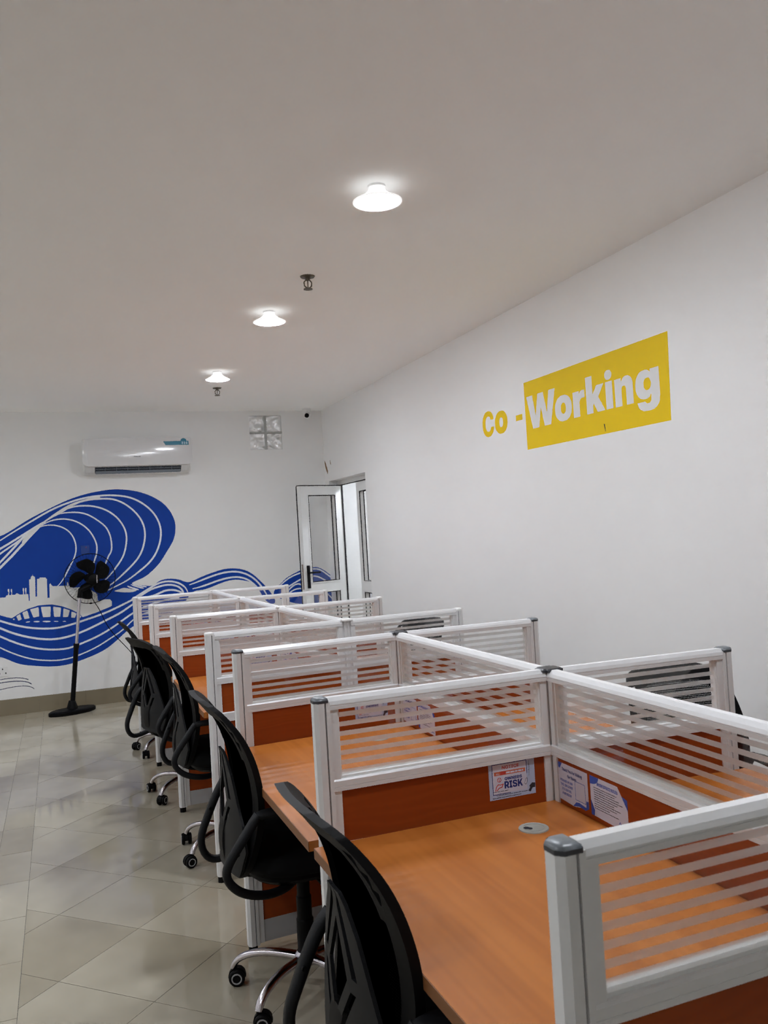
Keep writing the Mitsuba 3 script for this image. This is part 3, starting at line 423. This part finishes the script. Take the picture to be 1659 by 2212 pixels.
RAIL_PROF = [(-HALF, 1.090), (-HALF, 1.099), (-HALF + .0012, 1.0995), (-HALF + .0012, 1.1005), (-HALF, 1.101), (-HALF, 1.103), (-.018, 1.111), (-.009, 1.1200), (.009, 1.1200), (.018, 1.111), (HALF, 1.103), (HALF, 1.101), (HALF - .0012, 1.1005), (HALF - .0012, 1.0995), (HALF, 1.099), (HALF, 1.090)]
def mid_prof(z0, z1): m = z0 + .35 * (z1 - z0); return [(-HALF, z0), (-HALF, m - .0006), (-HALF + .001, m), (-HALF, m + .0006), (-HALF, z1 - .004), (-HALF + .004, z1), (HALF - .004, z1), (HALF, z1 - .004), (HALF, m + .0006), (HALF - .001, m), (HALF, m - .0006), (HALF, z0)]
NSTRIPE = 7
def screen(p, q, label, group=None, outer=True, white=False):
    """p: outer end; q: centre of the junction post it runs to"""
    p, q = np.array(p, float), np.array(q, float); d = q - p; L = np.linalg.norm(d); d /= L; L -= .0215; u0 = POST if outer else .0215
    M = frame_of((*p, 0), (*d, 0), (-d[1], d[0], 0), (0, 0, 1)); k = thing('partition_screen', label, 'partition', group)
    P = lambda n, m, mt, par=k, **kw: put(n, moved(m, M), mt, par, **kw)
    if outer:
        po = P('post', prism_z(POST_PROF, .028, 1.1115), 'aluminium')
        cp = 'cap_white' if white else 'cap_grey'
        P('cap_rim', prism_z(CAP_PROF, 1.1090, 1.1155), 'cap_white' if white else 'cap_dark', po)
        sc = lambda s, z: [((u - .018) * s + .018, v * s, z) for u, v in CAP_PROF]
        P('cap', loft([sc(1, 1.1155), sc(.93, 1.1195), sc(.72, 1.1225), sc(.3, 1.1232)]), cp, po, smooth=40)
        P('foot', cyl((.019, 0, 0), (.019, 0, .03), .017, 16), 'black', po)
        P('groove_shade', cat(bx(.0256, .0299, -.0168, -.0160, .03, 1.108), bx(.0256, .0299, .0160, .0168, .03, 1.108)), 'aluminium_shade', po)  # thin darker strips paint the shade down inside the post recess
    P('top_rail', prism_u(RAIL_PROF, u0 - .004 if outer else u0, L), 'aluminium')
    P('middle_rail', prism_u(mid_prof(.886, .915), u0, L), 'aluminium')
    P('desk_rail', prism_u(mid_prof(.715, .756), u0, L), 'aluminium')
    for a in (u0, L - .020): P('stile', bx(a, a + .020, -.0175, .0175, .034, 1.092), 'aluminium')
    g0, g1 = u0 + .020, L - .020; zb, zt = .915, 1.090
    gp = put('glass_pane', {'type': 'rectangle', 'bsdf': {'type': 'ref', 'id': 'mat_glass'}}, None, k, M=M @ frame_of(((g0 + g1) / 2, 0, (zb + zt) / 2), ((g1 - g0) / 2, 0, 0), (0, 0, (zt - zb) / 2), (0, -1, 0)))
    P('glazing_bead', cat(bx(g0, g1, -.011, .011, zb - .001, zb + .006), bx(g0, g0 + .005, -.011, .011, zb, zt), bx(g1 - .005, g1, -.011, .011, zb, zt)), 'bead', gp)
    per = (zt - zb - .006) / NSTRIPE
    for i in range(NSTRIPE):
        z0 = zb + .006 + i * per; h = per * .5
        put('frosted_stripe', {'type': 'rectangle', 'bsdf': {'type': 'ref', 'id': 'mat_frost'}}, None, gp, M=M @ frame_of(((g0 + g1) / 2, -.0006, z0 + h / 2), ((g1 - g0) / 2 - .004, 0, 0), (0, 0, h / 2), (0, -1, 0)))
    P('panel', bx(g0 - .004, g1 + .004, -.0125, .0125, .752, .890), 'panel', label='orange-brown wood panel')
    P('panel', bx(g0 - .004, g1 + .004, -.0125, .0125, .112, .720), 'panel', label='orange-brown wood panel')
    P('kick_plate', bx(g0 - .004, g1 + .004, -.014, .014, .034, .114), 'kick', label='grey kick plate')
    return k
def junction(c, label, dark):
    k = thing('junction_post', label, 'post'); x, y = c; h = .0215
    put('post', moved(prism_z([(-h, -.012), (-.012, -.012), (-.012, -h), (-.007, -h), (-.007, -.016), (.007, -.016), (.007, -h), (.012, -h), (.012, -.012), (h, -.012), (h, -.007), (.016, -.007), (.016, .007), (h, .007), (h, .012), (.012, .012), (.012, h), (.007, h), (.007, .016), (-.007, .016), (-.007, h), (-.012, h), (-.012, .012), (-h, .012), (-h, .007), (-.016, .007), (-.016, -.007), (-h, -.007)], .028, 1.112), frame_of((x, y, 0), (1, 0, 0), (0, 1, 0), (0, 0, 1))), 'aluminium', k)
    o = .032; w = .0225
    cross = unary_union([sbox(-o, -w, o, w), sbox(-w, -o, w, o)])
    m = ext(cross, .006, 1.1130); t = loft([[(a * s, b * s, z) for a, b in list(cross.exterior.coords)[:-1]] for s, z in ((1, 1.119), (.85, 1.1225), (.4, 1.1235))])
    put('cap', moved(cat(m, t), frame_of((x, y, 0), (1, 0, 0), (0, 1, 0), (0, 0, 1))), 'cap_dark' if dark else 'cap_white', k, label='four-way %s cap' % ('dark grey' if dark else 'white'))
    put('foot', cyl((x, y, 0), (x, y, .03), .017, 16), 'black', k)
lab_l = ['nearest striped-glass partition with a big grey post cap, cut off at lower right', 'partition with the NOTICE sheet in plain view, reaching the aisle beside the nearest chair', 'aisle-side partition behind the second chair, with a dark post cap',
         'aisle-side partition just behind the dark-capped one, first with white caps', 'aisle-side partition right behind the first white-capped one', 'next-to-last aisle-side partition towards the mural', 'last aisle-side partition, blue mural showing through its stripes']
lab_r = ['nearest wall-side partition, beyond the right picture edge', 'wall-side partition with a mesh chair showing through its glass near the right edge', 'wall-side partition with a dark corner cap below the bare white wall',
         'wall-side partition with a black chair top showing through its striped glass', 'wall-side partition in front of the right jamb of the door', 'wall-side partition in front of the open door leaf', 'last wall-side partition, left of the open door leaf']
for i in range(7):
    screen(SCREEN_L[i], SCREEN_S[i], lab_l[i], 'aisle-side partition screens', True, i >= 3)
    screen(SCREEN_R[i], SCREEN_S[i], lab_r[i], 'wall-side partition screens', True, i >= 3)
    junction(SCREEN_S[i], ['junction post of the nearest partition, outside the right picture edge', 'junction post under the dark cross-shaped cap beside the NOTICE sheet', 'junction post with a small dark cap where the near block of desks ends', 'wide white junction post where the far block of desks begins', 'white junction post one bay into the far block', 'white junction post two bays into the far block', 'white junction post at the mural end of the desks'][i], i < 3)
for a, b, l in ((0, 1, 'lengthwise partition running out at the right edge above two taped sheets'), (1, 2, 'lengthwise partition between the two dark-capped junction posts'), (3, 4, 'nearest lengthwise partition of the far white-capped block'), (4, 5, 'middle lengthwise partition of the far white-capped block'), (5, 6, 'farthest lengthwise partition, near the mural')):
    screen(SCREEN_S[a], SCREEN_S[b], l, 'lengthwise partition screens', False)

# ------------------------------------------------------------------ desks
ZD, TD = .760, .026
def desk(i, side, label):
    k = thing('desk', label, 'desk', 'desks on the aisle side' if side > 0 else 'desks on the wall side')
    a, b = (SCREEN_L if side > 0 else SCREEN_R), SCREEN_S
    def at(P, j, e): x, y = P[j]; return x, y + e
    xf = (.556 if i < 3 else .584) if side > 0 else 1.898; xi = .0205 * -side
    o = .0155
    y0f, y1f = a[i][1] + o + .004, a[i + 1][1] - o - .004; y0s, y1s = b[i][1] + o, b[i + 1][1] - o
    x0s, x1s = b[i][0] + xi * .75, b[i + 1][0] + xi * .75
    g = Polygon([(xf, y0f + .006), (x0s, y0s), (x1s, y1s), (xf, y1f - .006)])
    put('desk_top', ext(g, TD, ZD - TD), 'desk', k, label='cherry wood top')
    put('edge_band', bx(min(xf, xf - .0015 * side), max(xf, xf - .0015 * side), y0f + .006, y1f - .006, ZD - TD, ZD - .0008), 'desk_edge', k, label='darker edge band')
    ym = (y0f + y1f) / 2
    for yy in (y0s + .004, y1s - .034): put('bracket', bx(min(x0s - .22 * side, x0s - .03 * side), max(x0s - .22 * side, x0s - .03 * side), yy, yy + .03, ZD - TD - .03, ZD - TD), 'kick', k)
    if side > 0:
        gx, gy = 1.086, a[i + 1][1] - .180
        if i in (3, 4, 5): gx -= .03
        gk = put('grommet', moved(cat(lathe([(.024, 0), (.0385, 0), (.0375, .0028), (.034, .0036), (.0, .0030), (0, .0)], 32)), frame_of((gx, gy, ZD - .0002), (1, 0, 0), (0, 1, 0), (0, 0, 1))), 'grommet', k, 30, label='round grey cable grommet')
        put('slot', moved(cat(ext(Point(-.018, .004).buffer(.0075).union(Point(-.012, -.004).buffer(.006)), .0008, .0036)), frame_of((gx, gy, ZD), (1, 0, 0), (0, 1, 0), (0, 0, 1))), 'print_black', gk)
        put('lid_ring', moved(cat(lathe([(.026, .0034), (.0275, .0034), (.0275, .0040), (.026, .0040), (.026, .0034)], 32)), frame_of((gx, gy, ZD), (1, 0, 0), (0, 1, 0), (0, 0, 1))), 'grommet', gk)
dl = {0: 'nearest orange wood desk with a grey cable grommet', 1: 'orange wood desk beyond the NOTICE partition, second from the viewer', 3: 'orange desk in the first bay of the far block on the aisle side', 4: 'orange desk in the middle bay of the far block on the aisle side', 5: 'orange desk in the bay nearest the mural on the aisle side'}
dr_ = {0: 'orange desk seen through the glass at the right picture edge', 1: 'wall-side desk in front of the mesh chair, behind the lengthwise glass', 3: 'wall-side desk in the first bay of the far block', 4: 'wall-side desk in the middle bay of the far block', 5: 'wall-side desk in the bay nearest the door'}
for i in dl: desk(i, 1, dl[i])
for i in dr_: desk(i, -1, dr_[i])

# ------------------------------------------------------------------ taped paper sheets: a to the right, b up, c out of the sheet
def lines(x, y, ws, h=.0016, gap=.0045):
    out = []
    for i, w_ in enumerate(ws):
        cx = x; yy = y - i * gap
        while cx < x + w_:
            l = min(RNG.uniform(.006, .014), x + w_ - cx); out.append(sbox(cx, yy, cx + l, yy + h)); cx += l + .0016
    return unary_union(out)
INK = .0003
def sheet_parts_notice():
    w, h = .142, .100; fx, fy = lambda v: v * w, lambda v: h - v * h
    R = lambda a, b, c, d: sbox(fx(a), fy(d), fx(c), fy(b))
    border = R(.07, .05, .83, .87).difference(R(.082, .067, .818, .853)).difference(R(.45, .80, .83, .9)).difference(R(.79, .42, .9, .9))
    hand = LineString([(fx(.13), fy(.76)), (fx(.15), fy(.66)), (fx(.19), fy(.60)), (fx(.24), fy(.62)), (fx(.30), fy(.60)), (fx(.27), fy(.68)), (fx(.20), fy(.70)), (fx(.16), fy(.76))]).buffer(.0011)
    box_ = Point(fx(.22), fy(.48)).buffer(.0062).difference(Point(fx(.22), fy(.48)).buffer(.0047)).union(LineString([(fx(.22), fy(.48)), (fx(.22), fy(.53))]).buffer(.0006)).union(LineString([(fx(.19), fy(.45)), (fx(.22), fy(.48)), (fx(.25), fy(.45))]).buffer(.0006))
    ell = affinity.scale(Point(fx(.80), fy(.63)).buffer(.0055), .75, 1.7); ell = affinity.rotate(ell.difference(affinity.scale(ell, .8, .88)), -18)
    plug = affinity.rotate(sbox(fx(.86), fy(.93), fx(.91), fy(.81)), -35).union(Polygon([(fx(.86), fy(.78)), (fx(.93), fy(.70)), (fx(.995), fy(.72)), (fx(.99), fy(.83)), (fx(.90), fy(.84))]))
    return [('sheet', sbox(0, 0, w, h), 'paper_blue', -.0004, .0004), ('print', R(.082, .067, .818, .853), 'paper', 0, INK * .6),
            ('print', border, 'print_navy', INK * .6, INK), ('lettering', fit_text('NOTICE', fx(.29), fy(.205), fx(.37), h * .085, 700), 'print_red', INK * .6, INK),
            ('print', R(.115, .26, .79, .36), 'print_orange', INK * .6, INK), ('lettering', fit_text('ALL', fx(.15), fy(.34), fx(.08), h * .05, 700), 'paper', INK * 1.6, INK),
            ('lettering', lines(fx(.37), fy(.335), [fx(.38)], h * .045), 'paper', INK * 1.6, INK), ('print', R(.25, .265, .36, .355), 'print_red', INK * 1.6, INK),
            ('lettering', fit_text('OWNERS', fx(.335), fy(.515), fx(.38), h * .085, 900), 'print_navy', INK * .6, INK), ('lettering', fit_text('RISK', fx(.325), fy(.735), fx(.40), h * .195, 900), 'print_navy', INK * .6, INK),
            ('print', unary_union([hand, box_]), 'print_red', INK * .6, INK), ('print', unary_union([ell, plug]), 'print_black', INK * .6, INK),
            ('lettering', unary_union([lines(fx(.08), fy(.795), [fx(.33)], .0012), lines(fx(.15), fy(.90), [fx(.70)], .0012), lines(fx(.06), fy(.96), [fx(.62)], .0014), lines(fx(.86), fy(.10), [.004] * 12, .0009, .0035)]), 'print_black', INK * .6, INK)]
def sheet_parts_thanks():
    w, h = .150, .104
    out = [('sheet', Polygon([(0, .004), (.080, 0), (w, .012), (w, h), (0, h)]), 'paper', -.0004, .0004), ('print', Polygon([(0, h), (.028, h), (.016, h - .016), (0, h - .012)]), 'print_blue', 0, INK),
           ('print', Polygon([(.075, .0005), (.105, .006), (.135, .004), (w, .012), (w, .030), (.140, .030), (.138, .012), (.105, .016), (.090, .014)]), 'print_blue', 0, INK),
           ('lettering', fit_text('Thank You For Visiting', .026, h - .020, .098, .0085, 800), 'print_navy', 0, INK), ('lettering', fit_text('Our Space', .052, h - .035, .044, .0085, 800), 'print_navy', 0, INK),
           ('print', sbox(.088, .020, .137, .070).difference(sbox(.0892, .0212, .1358, .0688)), 'print_blue', 0, INK)]
    for i, (t, a, b) in enumerate((('PLEASE SCAN', .016, .060), ('THE QR CODE', .016, .060), ('TO LEAVE', .022, .046), ('A REVIEW', .022, .046))): out.append(('lettering', fit_text(t, a, .054 - i * .0115, b, .0068, 700), 'print_blue', 0, INK))
    return out
def sheet_parts_rules():
    w, h = .158, .104
    arc = Point(0, h).buffer(.034).intersection(sbox(0, 0, w, h)); arc = affinity.scale(arc, 1.15, .62, origin=(0, h))
    return [('sheet', Polygon([(0, .004), (w, 0), (w, .055), (.120, h), (0, h)]), 'paper', -.0004, .0004), ('print', arc, 'print_blue', 0, INK), ('print', Polygon([(w, .050), (w, .080), (.136, .085)]).difference(Polygon([(w, 0), (w, .055), (.120, h), (0, h), (0, 0)])), 'print_blue', -.0004, INK),
            ('print', Polygon([(0, .042), (.016, .018), (.013, .004), (0, .004)]), 'print_blue', 0, INK), ('lettering', fit_text('WORKSPACE RULES', .030, .084, .090, .0085, 800), 'print_blue', 0, INK),
            ('lettering', lines(.016, .076, [.098, .090, .108, .124, .102, .086, .112, .096, .066, .104], .0017, .0058), 'print_black', 0, INK), ('print', LineString([(.120, .012), (.124, .018), (.130, .012), (.126, .008), (.138, .012), (.148, .009)]).buffer(.0010), 'print_blue', 0, INK)]
SHEETS = {}
for nm, fn in (('notice_sheet', sheet_parts_notice), ('thank_you_sheet', sheet_parts_thanks), ('rules_sheet', sheet_parts_rules)):
    SHEETS[nm] = [(n, mikit.ply(ext(g, hh, z), 'mat_' + m)) for n, g, m, z, hh in fn() if not g.is_empty]
def sheet(nm, M, label, grp):
    k = thing(nm, label, 'notice', grp)
    for n, p in SHEETS[nm]: put(n, p, None, k, M=M)
bays = {0: 'above the nearest desk', 1: 'above the second desk, behind the near glass', 3: 'above the first far-block desk, behind two panes', 4: 'above the middle far-block desk', 5: 'above the desk nearest the mural'}
def along(p, q, t, off): p, q = np.array(p), np.array(q); d = (q - p) / np.linalg.norm(q - p); return p + d * t + off * np.array([d[1], -d[0]]), d
for i, wh in bays.items():
    p, q = SCREEN_L[i + 1], SCREEN_S[i + 1]; L = math.dist(p, q)
    o, d = along(p, q, L - .215, .0130); sheet('notice_sheet', frame_of((*o, .788), (*d, 0), (0, 0, 1), (d[1], -d[0], 0)), 'NOTICE sheet on the orange panel ' + wh, 'notice sheets')
    p, q = SCREEN_S[i + 1], SCREEN_S[i]     # seen from the aisle, left to right runs towards the viewer
    o, d = along(p, q, .033, .0130); n = np.array([d[1], -d[0]]); sheet('thank_you_sheet', frame_of((*o, .768), (*d, 0), (0, 0, 1), (*n, 0)), 'sheet thanking visitors on the lengthwise partition ' + wh, 'thank-you sheets')
    o, d = along(p, q, .195, .0130); sheet('rules_sheet', frame_of((*o, .768), (*d, 0), (0, 0, 1), (*n, 0)), 'WORKSPACE RULES sheet on the lengthwise partition ' + wh, 'workspace rules sheets')

# ------------------------------------------------------------------ office chairs: x forward, origin on the floor under the column
_bz = CubicSpline([.46, .52, .60, .70, .80, .88, .95, 1.00, 1.03], [-.236, -.226, -.212, -.203, -.212, -.233, -.268, -.304, -.330])
def backx(y, z): return _bz(z) + .022 * (y / .2) ** 2
half_pts = [(.46, .13), (.50, .175), (.56, .203), (.64, .222), (.72, .228), (.80, .226), (.88, .216), (.94, .205), (.985, .190), (1.015, .160), (1.030, .110)]
_hz = CubicSpline([z for z, _ in half_pts], [w_ for _, w_ in half_pts])
zs = np.linspace(.46, 1.030, 40); outer = Polygon([(-_hz(z), z) for z in zs] + [(_hz(z), z) for z in zs[::-1]]).buffer(-.02).buffer(.02)
inner = outer.buffer(-.042).difference(unary_union([sbox(-.3, .84, .3, .985).difference(outer.buffer(-.058))])).buffer(-.006).buffer(.006)
holes = []
for s in (1, -1):
    for j, (z, r) in enumerate(((.955, .016), (.920, .0145), (.888, .013))):
        y = s * (float(_hz(z)) - .028); holes.append(Polygon([(y - s * r * .8, z + r), (y + s * r * .8, z + r * .8), (y - s * r * .1, z - r * 1.2)]).buffer(.002))
frame_m = bend(outer.difference(inner).difference(unary_union(holes)), .020, backx, .022)
# woven back: narrow ribbons with open gaps between them
rib = []
region = inner.buffer(.008)
def ribbon(P, w, axis):
    P = np.array(P); o = np.array(axis) * w / 2; V = np.vstack([P - o, P + o]); n = len(P)
    return V, np.array([[i, i + 1, n + i + 1, n + i] for i in range(n - 1)])
Vs, Fs, off = [], [], 0
def add_ribbons(segs, horizontal):
    global off
    for ln in ([segs] if segs.geom_type == 'LineString' else getattr(segs, 'geoms', [])):
        if ln.geom_type != 'LineString' or ln.length < .01: continue
        n = max(3, int(ln.length / .03)); q = np.array([ln.interpolate(t, normalized=True).coords[0] for t in np.linspace(0, 1, n)])
        P = np.c_[backx(q[:, 0], q[:, 1]) + (.0045 if horizontal else .0053), q[:, 0], q[:, 1]]; V, F = ribbon(P, .0036, (0, 0, 1) if horizontal else (0, 1, 0)); Vs.append(V); Fs.append(F + off); off += len(V)
        if not horizontal: V, F = ribbon(P, .0045, (1, 0, 0)); Vs.append(V); Fs.append(F + off); off += len(V)
for z in np.arange(.47, 1.03, .0058): add_ribbons(region.intersection(LineString([(-.3, z), (.3, z)])), True)
for y in np.arange(-.225, .226, .0058): add_ribbons(region.intersection(LineString([(y, .4), (y, 1.1)])), False)
weave = (np.vstack(Vs), np.vstack(Fs))
def lumx(y, z): return _bz(z) - .030 - .018 * math.pi / 3 * np.sin(np.clip((z - .49) / .34, 0, 1) * np.pi) + .040 * (y / .2) ** 2
dia = lambda s: Polygon([(0, .695 - .095 * s), (.058 * s, .690), (0, .695 + .100 * s), (-.058 * s, .690)])
lum = Polygon([(-.150, .485), (.150, .485), (.185, .56), (.165, .63), (.085, .77), (.03, .835), (-.03, .835), (-.085, .77), (-.165, .63), (-.185, .56)]).buffer(.012)
slots = dia(1.75).difference(dia(1.38)).difference(sbox(-.012, .4, .012, 1)).difference(sbox(-.3, .675, .3, .700))
lum_m = bend(lum.difference(dia(.95)).difference(slots), .008, lumx, .022)
seat_out = np.array([((.235 * np.sign(math.cos(a)) * abs(math.cos(a)) ** .55) + .015, .243 * np.sign(math.sin(a)) * abs(math.sin(a)) ** .6) for a in np.linspace(0, 2 * np.pi, 48, endpoint=False)])
def seat_ring(s, z, dz=0): return [((x - .015) * s + .015, y * s, z + dz * ((x - .015) / .235) ** 2 * (x > .015)) for x, y in seat_out]
cushion = loft([seat_ring(.90, .462, -.02), seat_ring(.985, .475, -.025), seat_ring(1.0, .495, -.025), seat_ring(.985, .518, -.028), seat_ring(.93, .532, -.03), seat_ring(.80, .536, -.028), seat_ring(.5, .533, -.01), seat_ring(.2, .531, 0)])
shell = loft([seat_ring(.70, .430), seat_ring(.86, .440, -.01), seat_ring(.93, .455, -.02), seat_ring(.93, .466, -.022)])
def arm_mesh(s, tilt):
    c = smooth_curve([(-.06, s * .150, .436), (-.14, s * .215, .430), (-.215, s * .243, .425 + tilt * .6), (-.268, s * .250, .440 + tilt), (-.297, s * .252, .492 + tilt), (-.275, s * .252, .560 + tilt * .5), (-.228, s * .252, .640), (-.192, s * .252, .690)], 40)
    t = np.linspace(0, 1, 40); w_ = np.interp(t, [0, .3, .5, .7, 1], [.014, .014, .015, .019, .022]); h_ = np.interp(t, [0, .3, .6, .95, 1], [.012, .013, .013, .014, .011])
    pad = sweep(smooth_curve([(-.205, s * .252, .682), (-.17, s * .252, .687), (-.05, s * .252, .684), (.06, s * .250, .680), (.085, s * .25, .676)], 24), np.interp(np.linspace(0, 1, 24), [0, .06, .2, .9, 1], [.016, .023, .029, .029, .018]), np.interp(np.linspace(0, 1, 24), [0, .06, .9, 1], [.007, .012, .013, .006]), (0, 1, 0), 14, .8)
    return cat(sweep(c, w_, h_, (0, 1, 0), 14, .8), pad)
arm_bolt = lambda s: cyl((-.262, s * .229, .585), (-.262, s * .2715, .585), .0055, 12)
def base_arm(a):
    P = smooth_curve([(.025, 0, .108), (.10, 0, .116), (.17, 0, .114), (.225, 0, .100), (.258, 0, .078), (.268, 0, .058)], 20); t = np.linspace(0, 1, 20)
    return moved(sweep(P, .019 - .006 * t, .013 - .003 * t, (0, 1, 0), 12, .8), trimesh.transformations.rotation_matrix(a, (0, 0, 1)))
def caster(a, sw):
    c = np.array([.268 * math.cos(a), .268 * math.sin(a), 0]); R = trimesh.transformations.rotation_matrix(sw, (0, 0, 1)); R[:3, 3] = c
    hood = cat(ext(Point(0, 0).buffer(.030, 24).difference(sbox(-.1, -.1, .1, -.004)).union(sbox(-.008, -.01, .008, .02)), .016, -.008))
    hood = moved(hood, frame_of((.012, 0, .028), (1, 0, 0), (0, 0, 1), (0, -1, 0))); stem = cyl((0, 0, .03), (0, 0, .066), .008, 12)
    wh = cat([moved(lathe([(0, s * .008), (.024, s * .008), (.0275, s * .011), (.0275, s * .021), (.024, s * .0245), (.0, s * .0245)], 24), frame_of((.012, 0, .0275), (1, 0, 0), (0, 0, 1), (0, -1, 0))) for s in (1, -1)])
    rg = cat([moved(lathe([(.0135, s * .0240), (.0185, s * .0240), (.0180, s * .0262), (.0140, s * .0262), (.0135, s * .0240)], 24), frame_of((.012, 0, .0275), (1, 0, 0), (0, 0, 1), (0, -1, 0))) for s in (1, -1)])
    for m in (wh, rg): m.fix_normals()
    return moved(cat(hood, stem, wh), R), moved(rg, R)
CH = [('seat', cushion, 'black_soft', 50, None), ('seat__shell', shell, 'black', 40, None), ('back_frame', frame_m, 'black', 35, None), ('mesh_back', weave, 'mesh', True, 'see-through black mesh'), ('lumbar_support', lum_m, 'dark_plastic', 35, 'dark grey lumbar plate with diamond slots')]
for s, tl in ((1, -.035), (-1, .035)):
    CH.append(('armrest', arm_mesh(s, tl), 'dark_plastic', 45, 'black loop armrest')); CH.append(('armrest__bolt', arm_bolt(s), 'black', 30, None))
CH.append(('back_bracket', cat(sweep(smooth_curve([(-.250, 0, .62), (-.262, 0, .53), (-.235, 0, .455), (-.15, 0, .425), (-.02, 0, .418)], 20), .040, .010, (0, 1, 0), 10, .6)), 'black', 40, None))
CH.append(('mechanism', cat(bx(-.10, .09, -.075, .075, .392, .436), cyl((.02, -.07, .405), (.03, -.215, .398), .006, 8), bx(.005, .055, -.250, -.205, .392, .403)), 'black', False, None))
CH.append(('column', cat(lathe([(0, .10), (.029, .10), (.029, .235), (.0255, .24), (.0255, .31), (.022, .315), (.022, .40), (0, .40)], 24)), 'black', 30, None))
CH.append(('base_hub', lathe([(0, .088), (.034, .088), (.040, .098), (.040, .118), (.032, .130), (0, .130)], 28), 'chrome', 30, 'chrome hub'))
def chair_parts(rot, seed):
    rr = random.Random(seed); out = []
    for j in range(5):
        a = rot + j * 2 * math.pi / 5; cm, rm = caster(a, rr.uniform(0, 6.28)); out += [('base_arm', base_arm(a), 'chrome', 40, 'chrome base arm'), ('caster', cm, 'black', 30, None), ('caster__ring', rm, 'grey_ring', 30, 'grey wheel ring')]
    return out
SHARED = [(n, mikit.ply(m, 'mat_' + mt, sm), lb) for n, m, mt, sm, lb in CH]
def chair(x, y, deg, rot, label, seed, group, dz=0.0):
    k = thing('office_chair', label, 'chair', group); M = frame_of((x, y, 0), (math.cos(math.radians(deg)), math.sin(math.radians(deg)), 0), (-math.sin(math.radians(deg)), math.cos(math.radians(deg)), 0), (0, 0, 1)); last = {}
    for n, p, lb in SHARED + [(n, mikit.ply(m, 'mat_' + mt, sm), lb) for n, m, mt, sm, lb in chair_parts(math.radians(rot - deg), seed)]:
        par = k
        if '__' in n: par, n = last[n.split('__')[0]], n.split('__')[1]
        low = n in ('base_arm', 'caster', 'ring', 'base_hub', 'column')
        last[n] = put(n, p, None, par, label=lb, M=M if low else M @ frame_of((0, 0, dz), (1, 0, 0), (0, 1, 0), (0, 0, 1)))
G1, G2 = 'chairs on the aisle side', 'chairs on the wall side'
chair(.722, 1.62, 0, 150, 'nearest black mesh office chair, cut off by the bottom picture edge', 1, G1)
chair(.725, 2.87, 0, 147.5, 'black mesh chair beside the NOTICE partition, its chrome base in full view at the bottom', 2, G1)
chair(.752, 4.33, 0, 141, 'black mesh chair partly behind the tall white post in the middle of the aisle side', 3, G1)
chair(.705, 5.42, 16, 148, 'black chair turned with its ribbed back to the aisle, grey-ringed casters in view', 4, G1, -.045)
chair(.725, 6.65, 0, 150, 'farthest black chair, mostly hidden, its back tip against the mural', 5, G1, -.05)
chair(2.09, 2.36, -98, 100, 'black chair with see-through mesh back behind glass by the right wall', 6, G2, -.065)
chair(1.83, 4.82, 200, 100, 'black chair by the right wall, only its top seen through striped glass', 7, G2, -.045)
chair(1.84, 1.70, 180, 100, 'black chair at the right picture edge behind the lengthwise glass', 8, G2, -.05)
